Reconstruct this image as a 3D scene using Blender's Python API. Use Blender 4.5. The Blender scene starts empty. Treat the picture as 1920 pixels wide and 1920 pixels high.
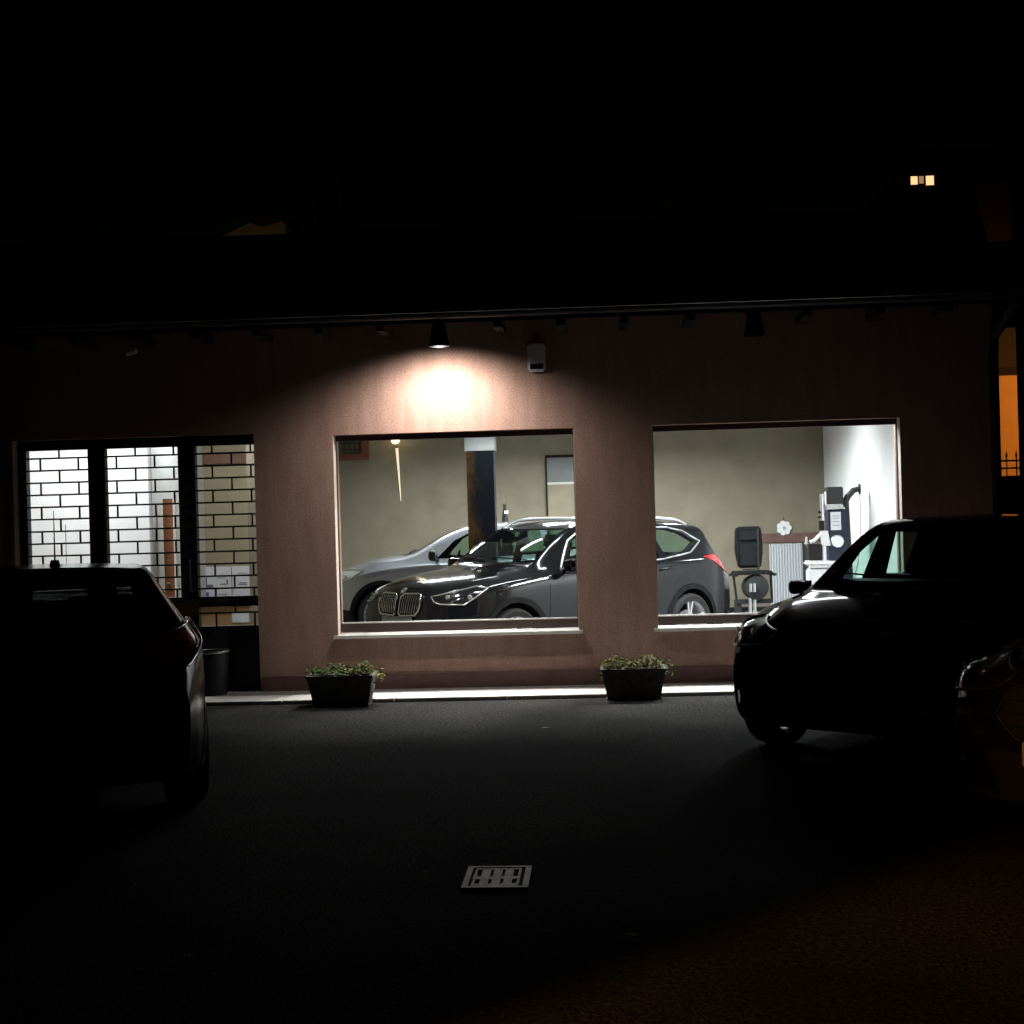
import bpy, bmesh, math, random
from mathutils import Vector, Matrix
from mathutils.bvhtree import BVHTree
random.seed(7)
R = math.radians
S = bpy.context.scene
COL = S.collection

# ------------------------------------------------------------------ camera, world, exposure
cam = bpy.data.cameras.new('camera'); camo = bpy.data.objects.new('camera', cam); COL.objects.link(camo)
YAW, ROLL, F = .05752766, .02801573, 2750.0
fw = Vector((-math.sin(YAW), math.cos(YAW), 0)); rt = Vector((math.cos(YAW), math.sin(YAW), 0)); up = Vector((0, 0, 1))
r2 = rt*math.cos(ROLL)-up*math.sin(ROLL); u2 = rt*math.sin(ROLL)+up*math.cos(ROLL)
M = Matrix((r2, u2, -fw)).transposed().to_4x4(); M.translation = Vector((0, -13.9, 1.68))
camo.matrix_world = M
cam.sensor_width = 36; cam.lens = 36*F/1920; cam.clip_end = 400; cam.clip_start = .1
S.camera = camo
W = bpy.data.worlds.new('World'); S.world = W; W.use_nodes = True
nt = W.node_tree; bg = nt.nodes['Background']
sky = nt.nodes.new('ShaderNodeTexSky'); sky.sky_type = 'NISHITA'; sky.sun_disc = False
sky.sun_elevation = R(0.5); sky.sun_rotation = R(200)
nt.links.new(sky.outputs[0], bg.inputs[0]); bg.inputs[1].default_value = 0.0004
S.view_settings.view_transform = 'Standard'; S.view_settings.look = 'None'
S.view_settings.exposure = 0; S.view_settings.gamma = 1

def lamp(name, kind, loc, energy, color=(1, 1, 1), aim=None, parent=None, **kw):
    l = bpy.data.lights.new(name, kind); l.energy = energy; l.color = color
    for k, v in kw.items(): setattr(l, k, v)
    o = bpy.data.objects.new(name, l); COL.objects.link(o); o.location = loc
    if aim is not None:
        o.rotation_euler = (Vector(aim)-Vector(loc)).to_track_quat('-Z', 'Y').to_euler()
    if parent is not None:
        o.parent = parent; o.matrix_parent_inverse = Matrix.Translation(-parent.location)
    return o

# ------------------------------------------------------------------ materials
def mat(name, color, rough=.6, metal=0, coat=0, emis=None, estr=0, noise=None, bump=None, spec=.5, **kw):
    m = bpy.data.materials.new(name); m.use_nodes = True; n = m.node_tree; b = n.nodes['Principled BSDF']
    b.inputs['Base Color'].default_value = (*color, 1); b.inputs['Roughness'].default_value = rough
    b.inputs['Metallic'].default_value = metal; b.inputs['Coat Weight'].default_value = coat
    b.inputs['Coat Roughness'].default_value = .03; b.inputs['Specular IOR Level'].default_value = spec
    if emis: b.inputs['Emission Color'].default_value = (*emis, 1); b.inputs['Emission Strength'].default_value = estr
    tc = n.nodes.new('ShaderNodeTexCoord')
    if noise:                                   # (scale, colour2, lo, hi[, detail])
        t = n.nodes.new('ShaderNodeTexNoise'); t.inputs['Scale'].default_value = noise[0]
        t.inputs['Detail'].default_value = noise[4] if len(noise) > 4 else 8; t.inputs['Roughness'].default_value = .65
        r = n.nodes.new('ShaderNodeValToRGB'); r.color_ramp.elements[0].position = noise[2]; r.color_ramp.elements[1].position = noise[3]
        r.color_ramp.elements[0].color = (*noise[1], 1); r.color_ramp.elements[1].color = (*color, 1)
        n.links.new(tc.outputs['Object'], t.inputs['Vector']); n.links.new(t.outputs[0], r.inputs[0])
        n.links.new(r.outputs[0], b.inputs['Base Color'])
    if bump:                                    # (scale, strength, distance)
        t = n.nodes.new('ShaderNodeTexNoise'); t.inputs['Scale'].default_value = bump[0]; t.inputs['Detail'].default_value = 6
        bp = n.nodes.new('ShaderNodeBump'); bp.inputs['Strength'].default_value = bump[1]; bp.inputs['Distance'].default_value = bump[2]
        n.links.new(tc.outputs['Object'], t.inputs['Vector']); n.links.new(t.outputs[0], bp.inputs['Height'])
        n.links.new(bp.outputs[0], b.inputs['Normal'])
    return m

def glass(name, tint, spec_mul=1.0):
    m = bpy.data.materials.new(name); m.use_nodes = True; n = m.node_tree
    for x in list(n.nodes):
        if x.type == 'BSDF_PRINCIPLED': n.nodes.remove(x)
    out = n.nodes['Material Output']
    tr = n.nodes.new('ShaderNodeBsdfTransparent'); tr.inputs[0].default_value = (*tint, 1)
    gl = n.nodes.new('ShaderNodeBsdfGlossy'); gl.inputs['Roughness'].default_value = .02
    lw = n.nodes.new('ShaderNodeLayerWeight'); lw.inputs[0].default_value = .5
    pw = n.nodes.new('ShaderNodeMath'); pw.operation = 'POWER'; pw.inputs[1].default_value = 5
    fr = n.nodes.new('ShaderNodeMapRange'); fr.inputs[3].default_value = .045*spec_mul; fr.inputs[4].default_value = .9
    n.links.new(lw.outputs['Facing'], pw.inputs[0]); n.links.new(pw.outputs[0], fr.inputs[0])
    mx = n.nodes.new('ShaderNodeMixShader'); n.links.new(fr.outputs[0], mx.inputs[0])
    n.links.new(tr.outputs[0], mx.inputs[1]); n.links.new(gl.outputs[0], mx.inputs[2]); n.links.new(mx.outputs[0], out.inputs[0])
    return m

MT = {}
MT['facade'] = mat('terracotta plaster', (.37, .230, .180), .9, noise=(2.6, (.335, .203, .158), .3, .7), bump=(160, .35, .01))
MT['plinth'] = mat('brown stone plinth', (.16, .085, .075), .8, noise=(9, (.10, .055, .05), .3, .7), bump=(60, .4, .01))
MT['roof'] = mat('dark roof tiles', (.045, .035, .032), .85, noise=(5, (.02, .018, .017), .3, .7))
MT['zinc'] = mat('grey zinc gutter', (.35, .36, .35), .45, .8)
MT['gutter'] = mat('darkened gutter', (.016, .015, .015), .6, spec=.12)  # gutter body darkened so only its lip reads as lit
MT['darkwood'] = mat('dark stained wood', (.014, .010, .008), .8, spec=.15)
MT['asphalt'] = mat('asphalt', (.062, .061, .058), .95, noise=(38, (.012, .012, .012), .40, .66, 12), bump=(60, 1.0, .035), spec=.06)
MT['stone'] = mat('pale kerb stone', (.50, .48, .45), .75, noise=(14, (.36, .34, .33), .25, .7), bump=(90, .4, .005))
MT['inwall'] = mat('olive grey render', (.225, .200, .145), .9, noise=(2.3, (.172, .152, .106), .30, .70, 14), bump=(40, .3, .01))
MT['white'] = mat('white painted wall', (.78, .79, .78), .8, noise=(2, (.70, .71, .70), .3, .7))
MT['whitegloss'] = mat('white enamel', (.72, .73, .73), .4)
MT['floor'] = mat('workshop floor', (.16, .16, .155), .45, noise=(4, (.09, .09, .088), .3, .7))
MT['beige'] = mat('beige office wall', (.36, .30, .20), .9, noise=(3, (.31, .26, .17), .3, .7))
MT['frame'] = mat('black window frame', (.012, .011, .011), .5)
MT['bframe'] = mat('dark brown window frame', (.035, .018, .015), .45)
MT['marble'] = mat('white marble sill', (.62, .61, .58), .35, noise=(6, (.5, .49, .47), .3, .6))
MT['iron'] = mat('black wrought iron', (.012, .011, .010), .55)
MT['steel'] = mat('steel', (.42, .43, .44), .35, .9)
MT['chrome'] = mat('chrome', (.85, .86, .87), .14, 1)
MT['alu'] = mat('satin aluminium', (.80, .81, .82), .30, .9)
MT['rim'] = mat('silver alloy', (.70, .71, .73), .35, .55)
MT['tyre'] = mat('tyre rubber', (.022, .022, .022), .75, bump=(120, .3, .003))
MT['blackpl'] = mat('black plastic', (.009, .009, .010), .5, spec=.25)
MT['clad'] = mat('grey cladding plastic', (.022, .023, .025), .55, spec=.3)
MT['seat'] = mat('dark seat fabric', (.012, .013, .015), .8, spec=.2)
MT['lampglass'] = mat('headlamp glass', (.008, .009, .010), .12, 0, coat=.6, spec=.3)
MT['lampclear'] = mat('clear headlamp lens', (.42, .44, .44), .2, .2, coat=1)
MT['red'] = mat('red tail lamp', (.55, .015, .02), .2, coat=1)
MT['amber'] = mat('amber indicator', (.6, .20, .02), .25, coat=1)
MT['plate'] = mat('number plate', (.22, .22, .21), .6)
MT['pbmw'] = mat('dark grey metallic paint', (.007, .008, .010), .13, 0, coat=.3, spec=.3)
MT['pleft'] = mat('dark brown grey paint', (.008, .008, .008), .16, 0, spec=.25)
MT['psilver'] = mat('silver metallic paint', (.36, .38, .41), .34, .6, coat=1)
MT['pdark'] = mat('black metallic paint', (.005, .0045, .0045), .09, 0, spec=.10)
MT['pgrey'] = mat('dark grey metallic paint', (.006, .006, .007), .10, 0, spec=.35)
MT['carglass'] = glass('tinted car glass', (.66, .82, .76), .8)
MT['darkglass'] = glass('dark privacy glass', (.13, .15, .145), .6)
MT['showglass'] = glass('reflective windscreen glass', (.66, .82, .77), 3.0)
MT['pane'] = glass('shop window glass', (.95, .97, .96))
MT['rust'] = mat('rusty painted steel', (.006, .009, .014), .7, spec=.15, noise=(2.6, (.13, .058, .016), .42, .52, 12), bump=(30, .5, .01))
MT['redwood'] = mat('red brown painted wood', (.16, .045, .022), .6)
MT['door'] = mat('orange brown wood', (.30, .115, .045), .55, noise=(6, (.24, .085, .03), .3, .7))
MT['desk'] = mat('light oak desk', (.46, .27, .12), .55, noise=(5, (.36, .20, .09), .3, .7))
MT['brownsign'] = mat('brown sign board', (.16, .075, .045), .6)
MT['paper'] = mat('white paper', (.72, .72, .76), .8)
MT['ink'] = mat('grey ink', (.16, .16, .22), .8)
MT['blueink'] = mat('blue print', (.10, .11, .28), .8)
MT['machblue'] = mat('dark blue machine paint', (.014, .018, .040), .5, spec=.3)
MT['machgrey'] = mat('dark grey machine paint', (.026, .027, .028), .5, spec=.3)
MT['corr'] = mat('pale corrugated metal', (.52, .54, .56), .5, .2)
MT['tube'] = mat('lit fluorescent tube', (1, 1, 1), .5, emis=(.95, .98, 1), estr=14)
MT['led'] = mat('lit round lamp', (1, 1, 1), .5, emis=(1, .98, .94), estr=30)
MT['warm'] = mat('lit warm lamp glass', (1, .9, .7), .5, emis=(1, .72, .38), estr=3.2)
MT['windowglow'] = mat('lit window curtain', (1, .75, .5), .7, emis=(1, .52, .25), estr=1.5)
MT['dimglow'] = mat('dim lit curtain', (.6, .4, .25), .7, emis=(1, .55, .28), estr=.35)
MT['pot'] = mat('dark clay planter', (.20, .18, .16), .85, noise=(20, (.06, .052, .05), .3, .7), bump=(50, .4, .005))
MT['soil'] = mat('soil', (.03, .022, .016), .95)
MT['leafg'] = mat('green leaves', (.045, .105, .008), .7, spec=.08, noise=(14, (.025, .05, .01), .3, .7))
MT['leafy'] = mat('yellow green leaves', (.14, .125, .018), .7, spec=.08, noise=(14, (.09, .07, .025), .3, .7))
MT['orangewall'] = mat('orange plaster', (.55, .27, .09), .9, noise=(3, (.48, .22, .07), .3, .7))
MT['redwall'] = mat('reddish house wall', (.25, .12, .09), .9)
MT['ochre'] = mat('ochre house wall', (.42, .33, .20), .9, noise=(4, (.33, .25, .15), .3, .7))
MT['ironcast'] = mat('cast iron', (.13, .138, .134), .5, .5, noise=(11, (.012, .012, .012), .3, .7), bump=(90, .5, .004))
MT['pit'] = mat('drain pit shade', (.006, .006, .006), .9)
MT['beigepl'] = mat('beige plastic', (.5, .5, .46), .5)
MT['siren'] = mat('pale grey plastic', (.75, .73, .80), .5)
MT['reveal'] = mat('pale cream reveal', (.55, .45, .38), .8)
MT['leaf'] = mat('dry leaf', (.22, .13, .06), .8)
MT['navy'] = mat('dark blue lens', (.01, .01, .03), .2)

def asphalt_detail():
    m = MT['asphalt']; n = m.node_tree; b = n.nodes['Principled BSDF']; link = b.inputs['Base Color'].links[0]; src = link.from_socket
    tc = n.nodes.new('ShaderNodeTexCoord')
    big = n.nodes.new('ShaderNodeTexNoise'); big.inputs['Scale'].default_value = .55; big.inputs['Detail'].default_value = 5
    r = n.nodes.new('ShaderNodeValToRGB'); r.color_ramp.elements[0].position = .38; r.color_ramp.elements[0].color = (.55, .55, .55, 1); r.color_ramp.elements[1].position = .66; r.color_ramp.elements[1].color = (1.5, 1.48, 1.42, 1)
    vo = n.nodes.new('ShaderNodeTexVoronoi'); vo.feature = 'DISTANCE_TO_EDGE'; vo.inputs['Scale'].default_value = .8
    wn = n.nodes.new('ShaderNodeTexNoise'); wn.inputs['Scale'].default_value = 2.2; wn.inputs['Detail'].default_value = 8
    mixv = n.nodes.new('ShaderNodeMix'); mixv.data_type = 'VECTOR'; mixv.inputs[0].default_value = .35
    n.links.new(tc.outputs['Object'], wn.inputs['Vector']); n.links.new(tc.outputs['Object'], mixv.inputs[4]); n.links.new(wn.outputs['Color'], mixv.inputs[5]); n.links.new(mixv.outputs[1], vo.inputs['Vector'])
    cr = n.nodes.new('ShaderNodeValToRGB'); cr.color_ramp.elements[0].position = .002; cr.color_ramp.elements[0].color = (.25, .25, .25, 1); cr.color_ramp.elements[1].position = .009; cr.color_ramp.elements[1].color = (1, 1, 1, 1)
    n.links.new(vo.outputs['Distance'], cr.inputs[0]); n.links.new(tc.outputs['Object'], big.inputs['Vector']); n.links.new(big.outputs[0], r.inputs[0])
    st = n.nodes.new('ShaderNodeTexVoronoi'); st.inputs['Scale'].default_value = 42; st.inputs['Randomness'].default_value = 1
    sr = n.nodes.new('ShaderNodeValToRGB'); sr.color_ramp.elements[0].position = .10; sr.color_ramp.elements[0].color = (1.6, 1.58, 1.5, 1); sr.color_ramp.elements[1].position = .26; sr.color_ramp.elements[1].color = (1, 1, 1, 1)
    n.links.new(tc.outputs['Object'], st.inputs['Vector']); n.links.new(st.outputs['Distance'], sr.inputs[0])
    out = src
    for x in (r, sr):
        mx = n.nodes.new('ShaderNodeMix'); mx.data_type = 'RGBA'; mx.blend_type = 'MULTIPLY'; mx.inputs[0].default_value = 1
        n.links.new(out, mx.inputs[6]); n.links.new(x.outputs[0], mx.inputs[7]); out = mx.outputs[2]
    n.links.new(out, b.inputs['Base Color'])
asphalt_detail()
def facade_detail():
    m = MT['facade']; n = m.node_tree; b = n.nodes['Principled BSDF']; src = b.inputs['Base Color'].links[0].from_socket
    tc = n.nodes.new('ShaderNodeTexCoord'); mp = n.nodes.new('ShaderNodeMapping'); mp.inputs['Scale'].default_value = (2.5, 1, .5)
    ns = n.nodes.new('ShaderNodeTexNoise'); ns.inputs['Scale'].default_value = 3; ns.inputs['Detail'].default_value = 9; ns.inputs['Roughness'].default_value = .7
    r = n.nodes.new('ShaderNodeValToRGB'); r.color_ramp.elements[0].position = .35; r.color_ramp.elements[0].color = (.80, .78, .76, 1); r.color_ramp.elements[1].position = .6; r.color_ramp.elements[1].color = (1.04, 1.04, 1.04, 1)
    n.links.new(tc.outputs['Object'], mp.inputs[0]); n.links.new(mp.outputs[0], ns.inputs['Vector']); n.links.new(ns.outputs[0], r.inputs[0])
    gr = n.nodes.new('ShaderNodeTexNoise'); gr.inputs['Scale'].default_value = 70; gr.inputs['Detail'].default_value = 4
    g2 = n.nodes.new('ShaderNodeValToRGB'); g2.color_ramp.elements[0].position = .38; g2.color_ramp.elements[0].color = (.78, .78, .78, 1); g2.color_ramp.elements[1].position = .62; g2.color_ramp.elements[1].color = (1.12, 1.12, 1.12, 1)
    n.links.new(tc.outputs['Object'], gr.inputs['Vector']); n.links.new(gr.outputs[0], g2.inputs[0])
    out = src
    for x in (r, g2):
        mx = n.nodes.new('ShaderNodeMix'); mx.data_type = 'RGBA'; mx.blend_type = 'MULTIPLY'; mx.inputs[0].default_value = 1
        n.links.new(out, mx.inputs[6]); n.links.new(x.outputs[0], mx.inputs[7]); out = mx.outputs[2]
    n.links.new(out, b.inputs['Base Color'])
facade_detail()

# ------------------------------------------------------------------ mesh helpers
class B:
    def __init__(s): s.bm = bmesh.new(); s.mi = 0
    def _f(s, f): f.material_index = s.mi; return f
    def box(s, x0, x1, y0, y1, z0, z1, bevel=0):
        bm2 = bmesh.new()
        vs = [bm2.verts.new((x, y, z)) for x in (x0, x1) for y in (y0, y1) for z in (z0, z1)]
        for q in ((0, 1, 3, 2), (4, 6, 7, 5), (0, 4, 5, 1), (2, 3, 7, 6), (0, 2, 6, 4), (1, 5, 7, 3)):
            bm2.faces.new([vs[i] for i in q])
        if bevel: bmesh.ops.bevel(bm2, geom=bm2.edges[:], offset=bevel, segments=2, affect='EDGES', clamp_overlap=True)
        s.add(bm2); return s
    def add(s, bm2, mtx=None):
        bmesh.ops.recalc_face_normals(bm2, faces=bm2.faces[:])
        if mtx is not None: bmesh.ops.transform(bm2, matrix=mtx, verts=bm2.verts[:])
        mp = {v: s.bm.verts.new(v.co) for v in bm2.verts}
        for f in bm2.faces:
            try: s._f(s.bm.faces.new([mp[v] for v in f.verts]))
            except ValueError: pass
        bm2.free(); return s
    def cone(s, p0, p1, r0, r1=None, n=16, caps=True):
        if r1 is None: r1 = r0
        p0, p1 = Vector(p0), Vector(p1); d = p1-p0; L = d.length
        if L < 1e-6: return s
        q = d.to_track_quat('Z', 'Y').to_matrix()
        a = [s.bm.verts.new(p0+q@Vector((r0*math.cos(2*math.pi*i/n), r0*math.sin(2*math.pi*i/n), 0))) for i in range(n)]
        b = [s.bm.verts.new(p1+q@Vector((r1*math.cos(2*math.pi*i/n), r1*math.sin(2*math.pi*i/n), 0))) for i in range(n)]
        for i in range(n): s._f(s.bm.faces.new((a[i], a[(i+1) % n], b[(i+1) % n], b[i])))
        if caps: s._f(s.bm.faces.new(a[::-1])); s._f(s.bm.faces.new(b))
        return s
    def tube(s, pts, r, n=8, closed=False):
        pts = [Vector(p) for p in pts]; N = len(pts); rings = []
        for i, p in enumerate(pts):
            t = (pts[(i+1) % N]-pts[i-1]) if closed else (pts[min(i+1, N-1)]-pts[max(i-1, 0)])
            q = t.to_track_quat('Z', 'Y').to_matrix(); rr = r[i] if isinstance(r, (list, tuple)) else r
            rings.append([s.bm.verts.new(p+q@Vector((rr*math.cos(2*math.pi*k/n), rr*math.sin(2*math.pi*k/n), 0))) for k in range(n)])
        for i in range(N if closed else N-1):
            a, b = rings[i], rings[(i+1) % N]
            off = min(range(n), key=lambda o: (a[0].co-b[o].co).length)
            for k in range(n):
                s._f(s.bm.faces.new((a[k], a[(k+1) % n], b[(k+1+off) % n], b[(k+off) % n])))
        if not closed:
            s._f(s.bm.faces.new(rings[0][::-1])); s._f(s.bm.faces.new(rings[-1]))
        return s
    def lathe(s, prof, c, axis='y', n=40):          # prof: list of (radius, along)
        c = Vector(c); rings = []
        for (r, h) in prof:
            ring = []
            for k in range(n):
                a = 2*math.pi*k/n; u, v = r*math.cos(a), r*math.sin(a)
                d = {'y': (u, h, v), 'z': (u, v, h), 'x': (h, u, v)}[axis]
                ring.append(s.bm.verts.new(c+Vector(d)))
            rings.append(ring)
        for a, b in zip(rings, rings[1:]):
            for k in range(n): s._f(s.bm.faces.new((a[k], a[(k+1) % n], b[(k+1) % n], b[k])))
        return s
    def prism(s, poly, axis, a, b):                 # poly 2-D, extruded along axis from a to b
        def P(u, v, t): return {'y': (u, t, v), 'x': (t, u, v), 'z': (u, v, t)}[axis]
        bm2 = bmesh.new()
        A = [bm2.verts.new(P(u, v, a)) for u, v in poly]; C = [bm2.verts.new(P(u, v, b)) for u, v in poly]
        n = len(poly); bm2.faces.new(A[::-1]); bm2.faces.new(C)
        for i in range(n): bm2.faces.new((A[i], A[(i+1) % n], C[(i+1) % n], C[i]))
        s.add(bm2); return s
    def done(s, name, m, parent=None, smooth=None, loc=None, fix=True):
        if fix: bmesh.ops.recalc_face_normals(s.bm, faces=s.bm.faces[:])
        if smooth is not None:
            for f in s.bm.faces: f.smooth = True
            for e in s.bm.edges:
                if len(e.link_faces) == 2 and e.calc_face_angle(0) > R(smooth): e.smooth = False
        me = bpy.data.meshes.new(name); s.bm.to_mesh(me); s.bm.free()
        for x in (m if isinstance(m, (list, tuple)) else [m]): me.materials.append(MT[x] if isinstance(x, str) else x)
        o = bpy.data.objects.new(name, me); COL.objects.link(o)
        if parent is not None: o.parent = parent
        if loc is not None: o.location = loc
        return o
def thing(name, label, cat, loc=(0, 0, 0), rz=0, group=None):
    o = bpy.data.objects.new(name, None); COL.objects.link(o); o.location = loc; o.rotation_euler = (0, 0, rz)
    o.empty_display_size = .1; o['label'] = label; o['category'] = cat
    if group: o['group'] = group
    return o
def tag(o, label, cat, group=None):
    o['label'] = label; o['category'] = cat
    if group: o['group'] = group
    return o
def struct(o, kind='structure'): o['kind'] = kind; return o
def dup(root, loc=None, label=None, rz=None):
    r = root.copy(); COL.objects.link(r)
    if loc is not None: r.location = loc
    if rz is not None: r.rotation_euler = (0, 0, rz)
    if label: r['label'] = label
    def rec(a, b):
        for ch in list(a.children):
            c = ch.copy(); COL.objects.link(c); c.parent = b; rec(ch, c)
    rec(root, r); return r
def text(s, size, m, parent, loc, rot, name='lettering', depth=.002):
    cu = bpy.data.curves.new(name, 'FONT'); cu.body = s; cu.size = size; cu.extrude = depth; cu.align_x = 'CENTER'; cu.align_y = 'CENTER'
    to = bpy.data.objects.new('tmp', cu); COL.objects.link(to)
    dg = bpy.context.evaluated_depsgraph_get(); me = bpy.data.meshes.new_from_object(to.evaluated_get(dg))
    bpy.data.objects.remove(to); me.materials.clear(); me.materials.append(MT[m])
    o = bpy.data.objects.new(name, me); COL.objects.link(o); o.location = loc; o.rotation_euler = rot; o.parent = parent
    return o

# ================================================================== GROUND
b = B(); b.box(-60, 60, -40, 80, -.3, 0); struct(b.done('ground', 'asphalt'))
b = B()
xs = [-9.0]
while xs[-1] < 3.9: xs.append(xs[-1]+1.02)
for x0, x1 in zip(xs, xs[1:]): b.box(x0, x1-.006, -.80, -.385, -.02, .034, .004)
struct(b.done('kerb', 'stone'))
b = B(); b.box(-9.0, 3.9, -.383, -.046, -.02, .030); struct(b.done('pavement', mat('dark paving', (.15, .13, .125), .9, noise=(18, (.09, .08, .078), .3, .7), bump=(80, .5, .006))))

# ================================================================== MAIN BUILDING
X0, X1 = -9.0, 3.735
bld = thing('workshop_building', 'long single storey terracotta workshop with two lit shop windows and a dark tiled roof', 'building', (0, 0, 0))
TH = .30
W1 = (-2.50, -.195, .545, 2.462); W2 = (.547, 2.857, .545, 2.462); D = (-5.62, -3.262, 0.0, 2.50)
b = B()
def wallseg(x0, x1, z0, z1): b.box(x0, x1, 0, TH, z0, z1)
wallseg(X0, D[0], 0, 3.50); wallseg(D[0], D[1], D[3], 3.50); wallseg(D[1], W1[0], 0, 3.50)
wallseg(W1[0], W1[1], 0, W1[2]); wallseg(W1[0], W1[1], W1[3], 3.50)
wallseg(W1[1], W2[0], 0, 3.50)
wallseg(W2[0], W2[1], 0, W2[2]); wallseg(W2[0], W2[1], W2[3], 3.50); wallseg(W2[1], X1, 0, 3.50)
bmesh.ops.remove_doubles(b.bm, verts=b.bm.verts[:], dist=1e-4)
b.done('facade_wall', 'facade', bld)
b = B(); b.box(X1-.23, X1, TH, 9.0, 0, 3.5); b.box(X0, X0+.25, TH, 9.0, 0, 3.5); b.box(X0+.25, X1-.25, 9.04, 9.3, 0, 3.5); b.done('outer_wall', 'facade', bld)
b = B()
for x0, x1 in ((X0, D[0]-.02), (D[1]+.02, X1)): b.box(x0, x1, -.045, -.001, 0, .175, .006)
b.done('plinth', 'plinth', bld)
# interior shell of the showroom
IX0, IX1, IY1, IZ = -4.08, 3.49, 8.75, 3.35
b = B(); b.box(IX0, IX1, IY1, IY1+.1, 0, IZ); b.done('back_wall', 'inwall', bld)
b = B(); b.box(IX1-.004, IX1-.001, TH, IY1, 0, IZ); b.done('side_wall', 'white', bld)
b = B(); b.box(-3.20, -3.10, TH, 3.5, 0, IZ); b.box(-4.08, -3.10, 3.5, 3.6, 0, IZ); b.box(-4.18, -4.08, 3.5, IY1, 0, IZ); b.done('partition_wall', 'inwall', bld)
b = B(); b.box(-3.09, IX1-.005, TH, 3.5, .001, .006); b.box(IX0, IX1-.005, 3.61, IY1, .001, .006); b.box(-3.09, IX1-.005, 3.5, 3.61, .001, .006); b.done('workshop_floor', 'floor', bld)
b = B(); b.box(IX0-3, IX1, TH, IY1, IZ, IZ+.1); b.done('ceiling', mat('grey ceiling', (.33, .33, .31), .9), bld)
b = B(); b.box(-2.9, IX1-.006, TH+.001, TH+.012, 2.50, IZ); b.box(-2.9, W1[0]-.001, TH+.001, TH+.012, 0, 2.499); b.box(W1[1]+.001, W2[0]-.001, TH+.001, TH+.012, 0, 2.499); b.box(W2[1]+.001, IX1-.006, TH+.001, TH+.012, 0, 2.499); b.done('inner_lining', 'inwall', bld)
# black skirting shelf along the back wall on the right
b = B(); b.box(.5, IX1-.01, IY1-.10, IY1-.003, .007, .125); b.done('skirting', 'blackpl', bld)
# grey-brown dado band behind the corrugated panel
b = B(); b.box(2.45, IX1-.02, IY1-.016, IY1-.001, 1.10, 1.24); b.done('dado_band', 'plinth', bld)
# column
cm = bpy.data.materials.new('rusty blue black column'); cm.use_nodes = True; n_ = cm.node_tree; pb = n_.nodes['Principled BSDF']
tc = n_.nodes.new('ShaderNodeTexCoord'); mp = n_.nodes.new('ShaderNodeMapping'); mp.inputs['Scale'].default_value = (1, 1, .45)
ns = n_.nodes.new('ShaderNodeTexNoise'); ns.inputs['Scale'].default_value = 7; ns.inputs['Detail'].default_value = 12; ns.inputs['Roughness'].default_value = .7
sx = n_.nodes.new('ShaderNodeSeparateXYZ'); mr = n_.nodes.new('ShaderNodeMapRange'); mr.inputs[1].default_value = -1.53; mr.inputs[2].default_value = -1.205; mr.inputs[3].default_value = .17; mr.inputs[4].default_value = -.22
ad = n_.nodes.new('ShaderNodeMath'); ad.operation = 'ADD'; cr = n_.nodes.new('ShaderNodeValToRGB')
el = cr.color_ramp.elements; el[0].position = .44; el[0].color = (.007, .010, .014, 1); el[1].position = .66; el[1].color = (.085, .042, .014, 1)
e2 = el.new(.54); e2.color = (.028, .019, .013, 1)
n_.links.new(tc.outputs['Object'], mp.inputs[0]); n_.links.new(mp.outputs[0], ns.inputs['Vector']); n_.links.new(tc.outputs['Object'], sx.inputs[0]); n_.links.new(sx.outputs[0], mr.inputs[0])
n_.links.new(ns.outputs[0], ad.inputs[0]); n_.links.new(mr.outputs[0], ad.inputs[1]); n_.links.new(ad.outputs[0], cr.inputs[0]); n_.links.new(cr.outputs[0], pb.inputs['Base Color'])
pb.inputs['Roughness'].default_value = .7; pb.inputs['Specular IOR Level'].default_value = .15
cl = B(); cl.box(-1.53, -1.205, 3.5, 3.82, .007, 2.42); clo = cl.done('column', cm, bld)
b = B(); b.box(-1.545, -1.19, 3.485, 3.835, 2.42, IZ-.002); b.done('capital', mat('grey white capital', (.40, .42, .42), .7), clo)
# shop windows
def shopwin(wd):
    x0, x1, z0, z1 = wd
    f = B()
    f.box(x0, x1, .13, .19, z0+.022, z0+.100); f.box(x0, x1, .13, .19, z1-.055, z1)
    f.box(x0, x0+.012, .13, .19, z0+.10, z1-.055); f.box(x1-.012, x1, .13, .19, z0+.10, z1-.055)
    fo = f.done('shop_window', 'bframe', bld)
    g = B(); v = [g.bm.verts.new(p) for p in ((x0+.012, .16, z0+.10), (x1-.012, .16, z0+.10), (x1-.012, .16, z1-.055), (x0+.012, .16, z1-.055))]
    g.bm.faces.new(v); g.done('glass_pane', 'pane', fo)
    s = B(); s.box(x0-.035, x1+.035, -.045, -.001, z0-.03, z0+.001, .003); s.box(x0, x1, -.001, .24, z0-.03, z0+.004)
    s.done('window_sill', 'marble', fo)
    s = B(); s.box(x0, x1, .19, .225, z0+.098, z0+.108); s.done('inner_sill', 'marble', fo)
shopwin(W1); shopwin(W2)
# pale painted reveals (thin lining of the jambs)
b = B()
for x0, x1, z0, z1 in (W1, W2):
    for xa, xb in ((x0+.001, x0+.005), (x1-.005, x1-.001)):
        b = B(); b.box(xa, xb, .002, .129, z0+.006, z1-.001); b.done('window_reveal', 'reveal', bld)

# roof
rf = B()
EY, EZ, RY, RZ = -.85, 3.47, 5.0, 5.38
rf.prism([(EY, EZ+.03), (RY, RZ), (10.2, 3.55), (10.2, 3.48), (RY, RZ-.14), (EY, EZ-.03)], 'x', X0-.3, X1+.06)
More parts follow.
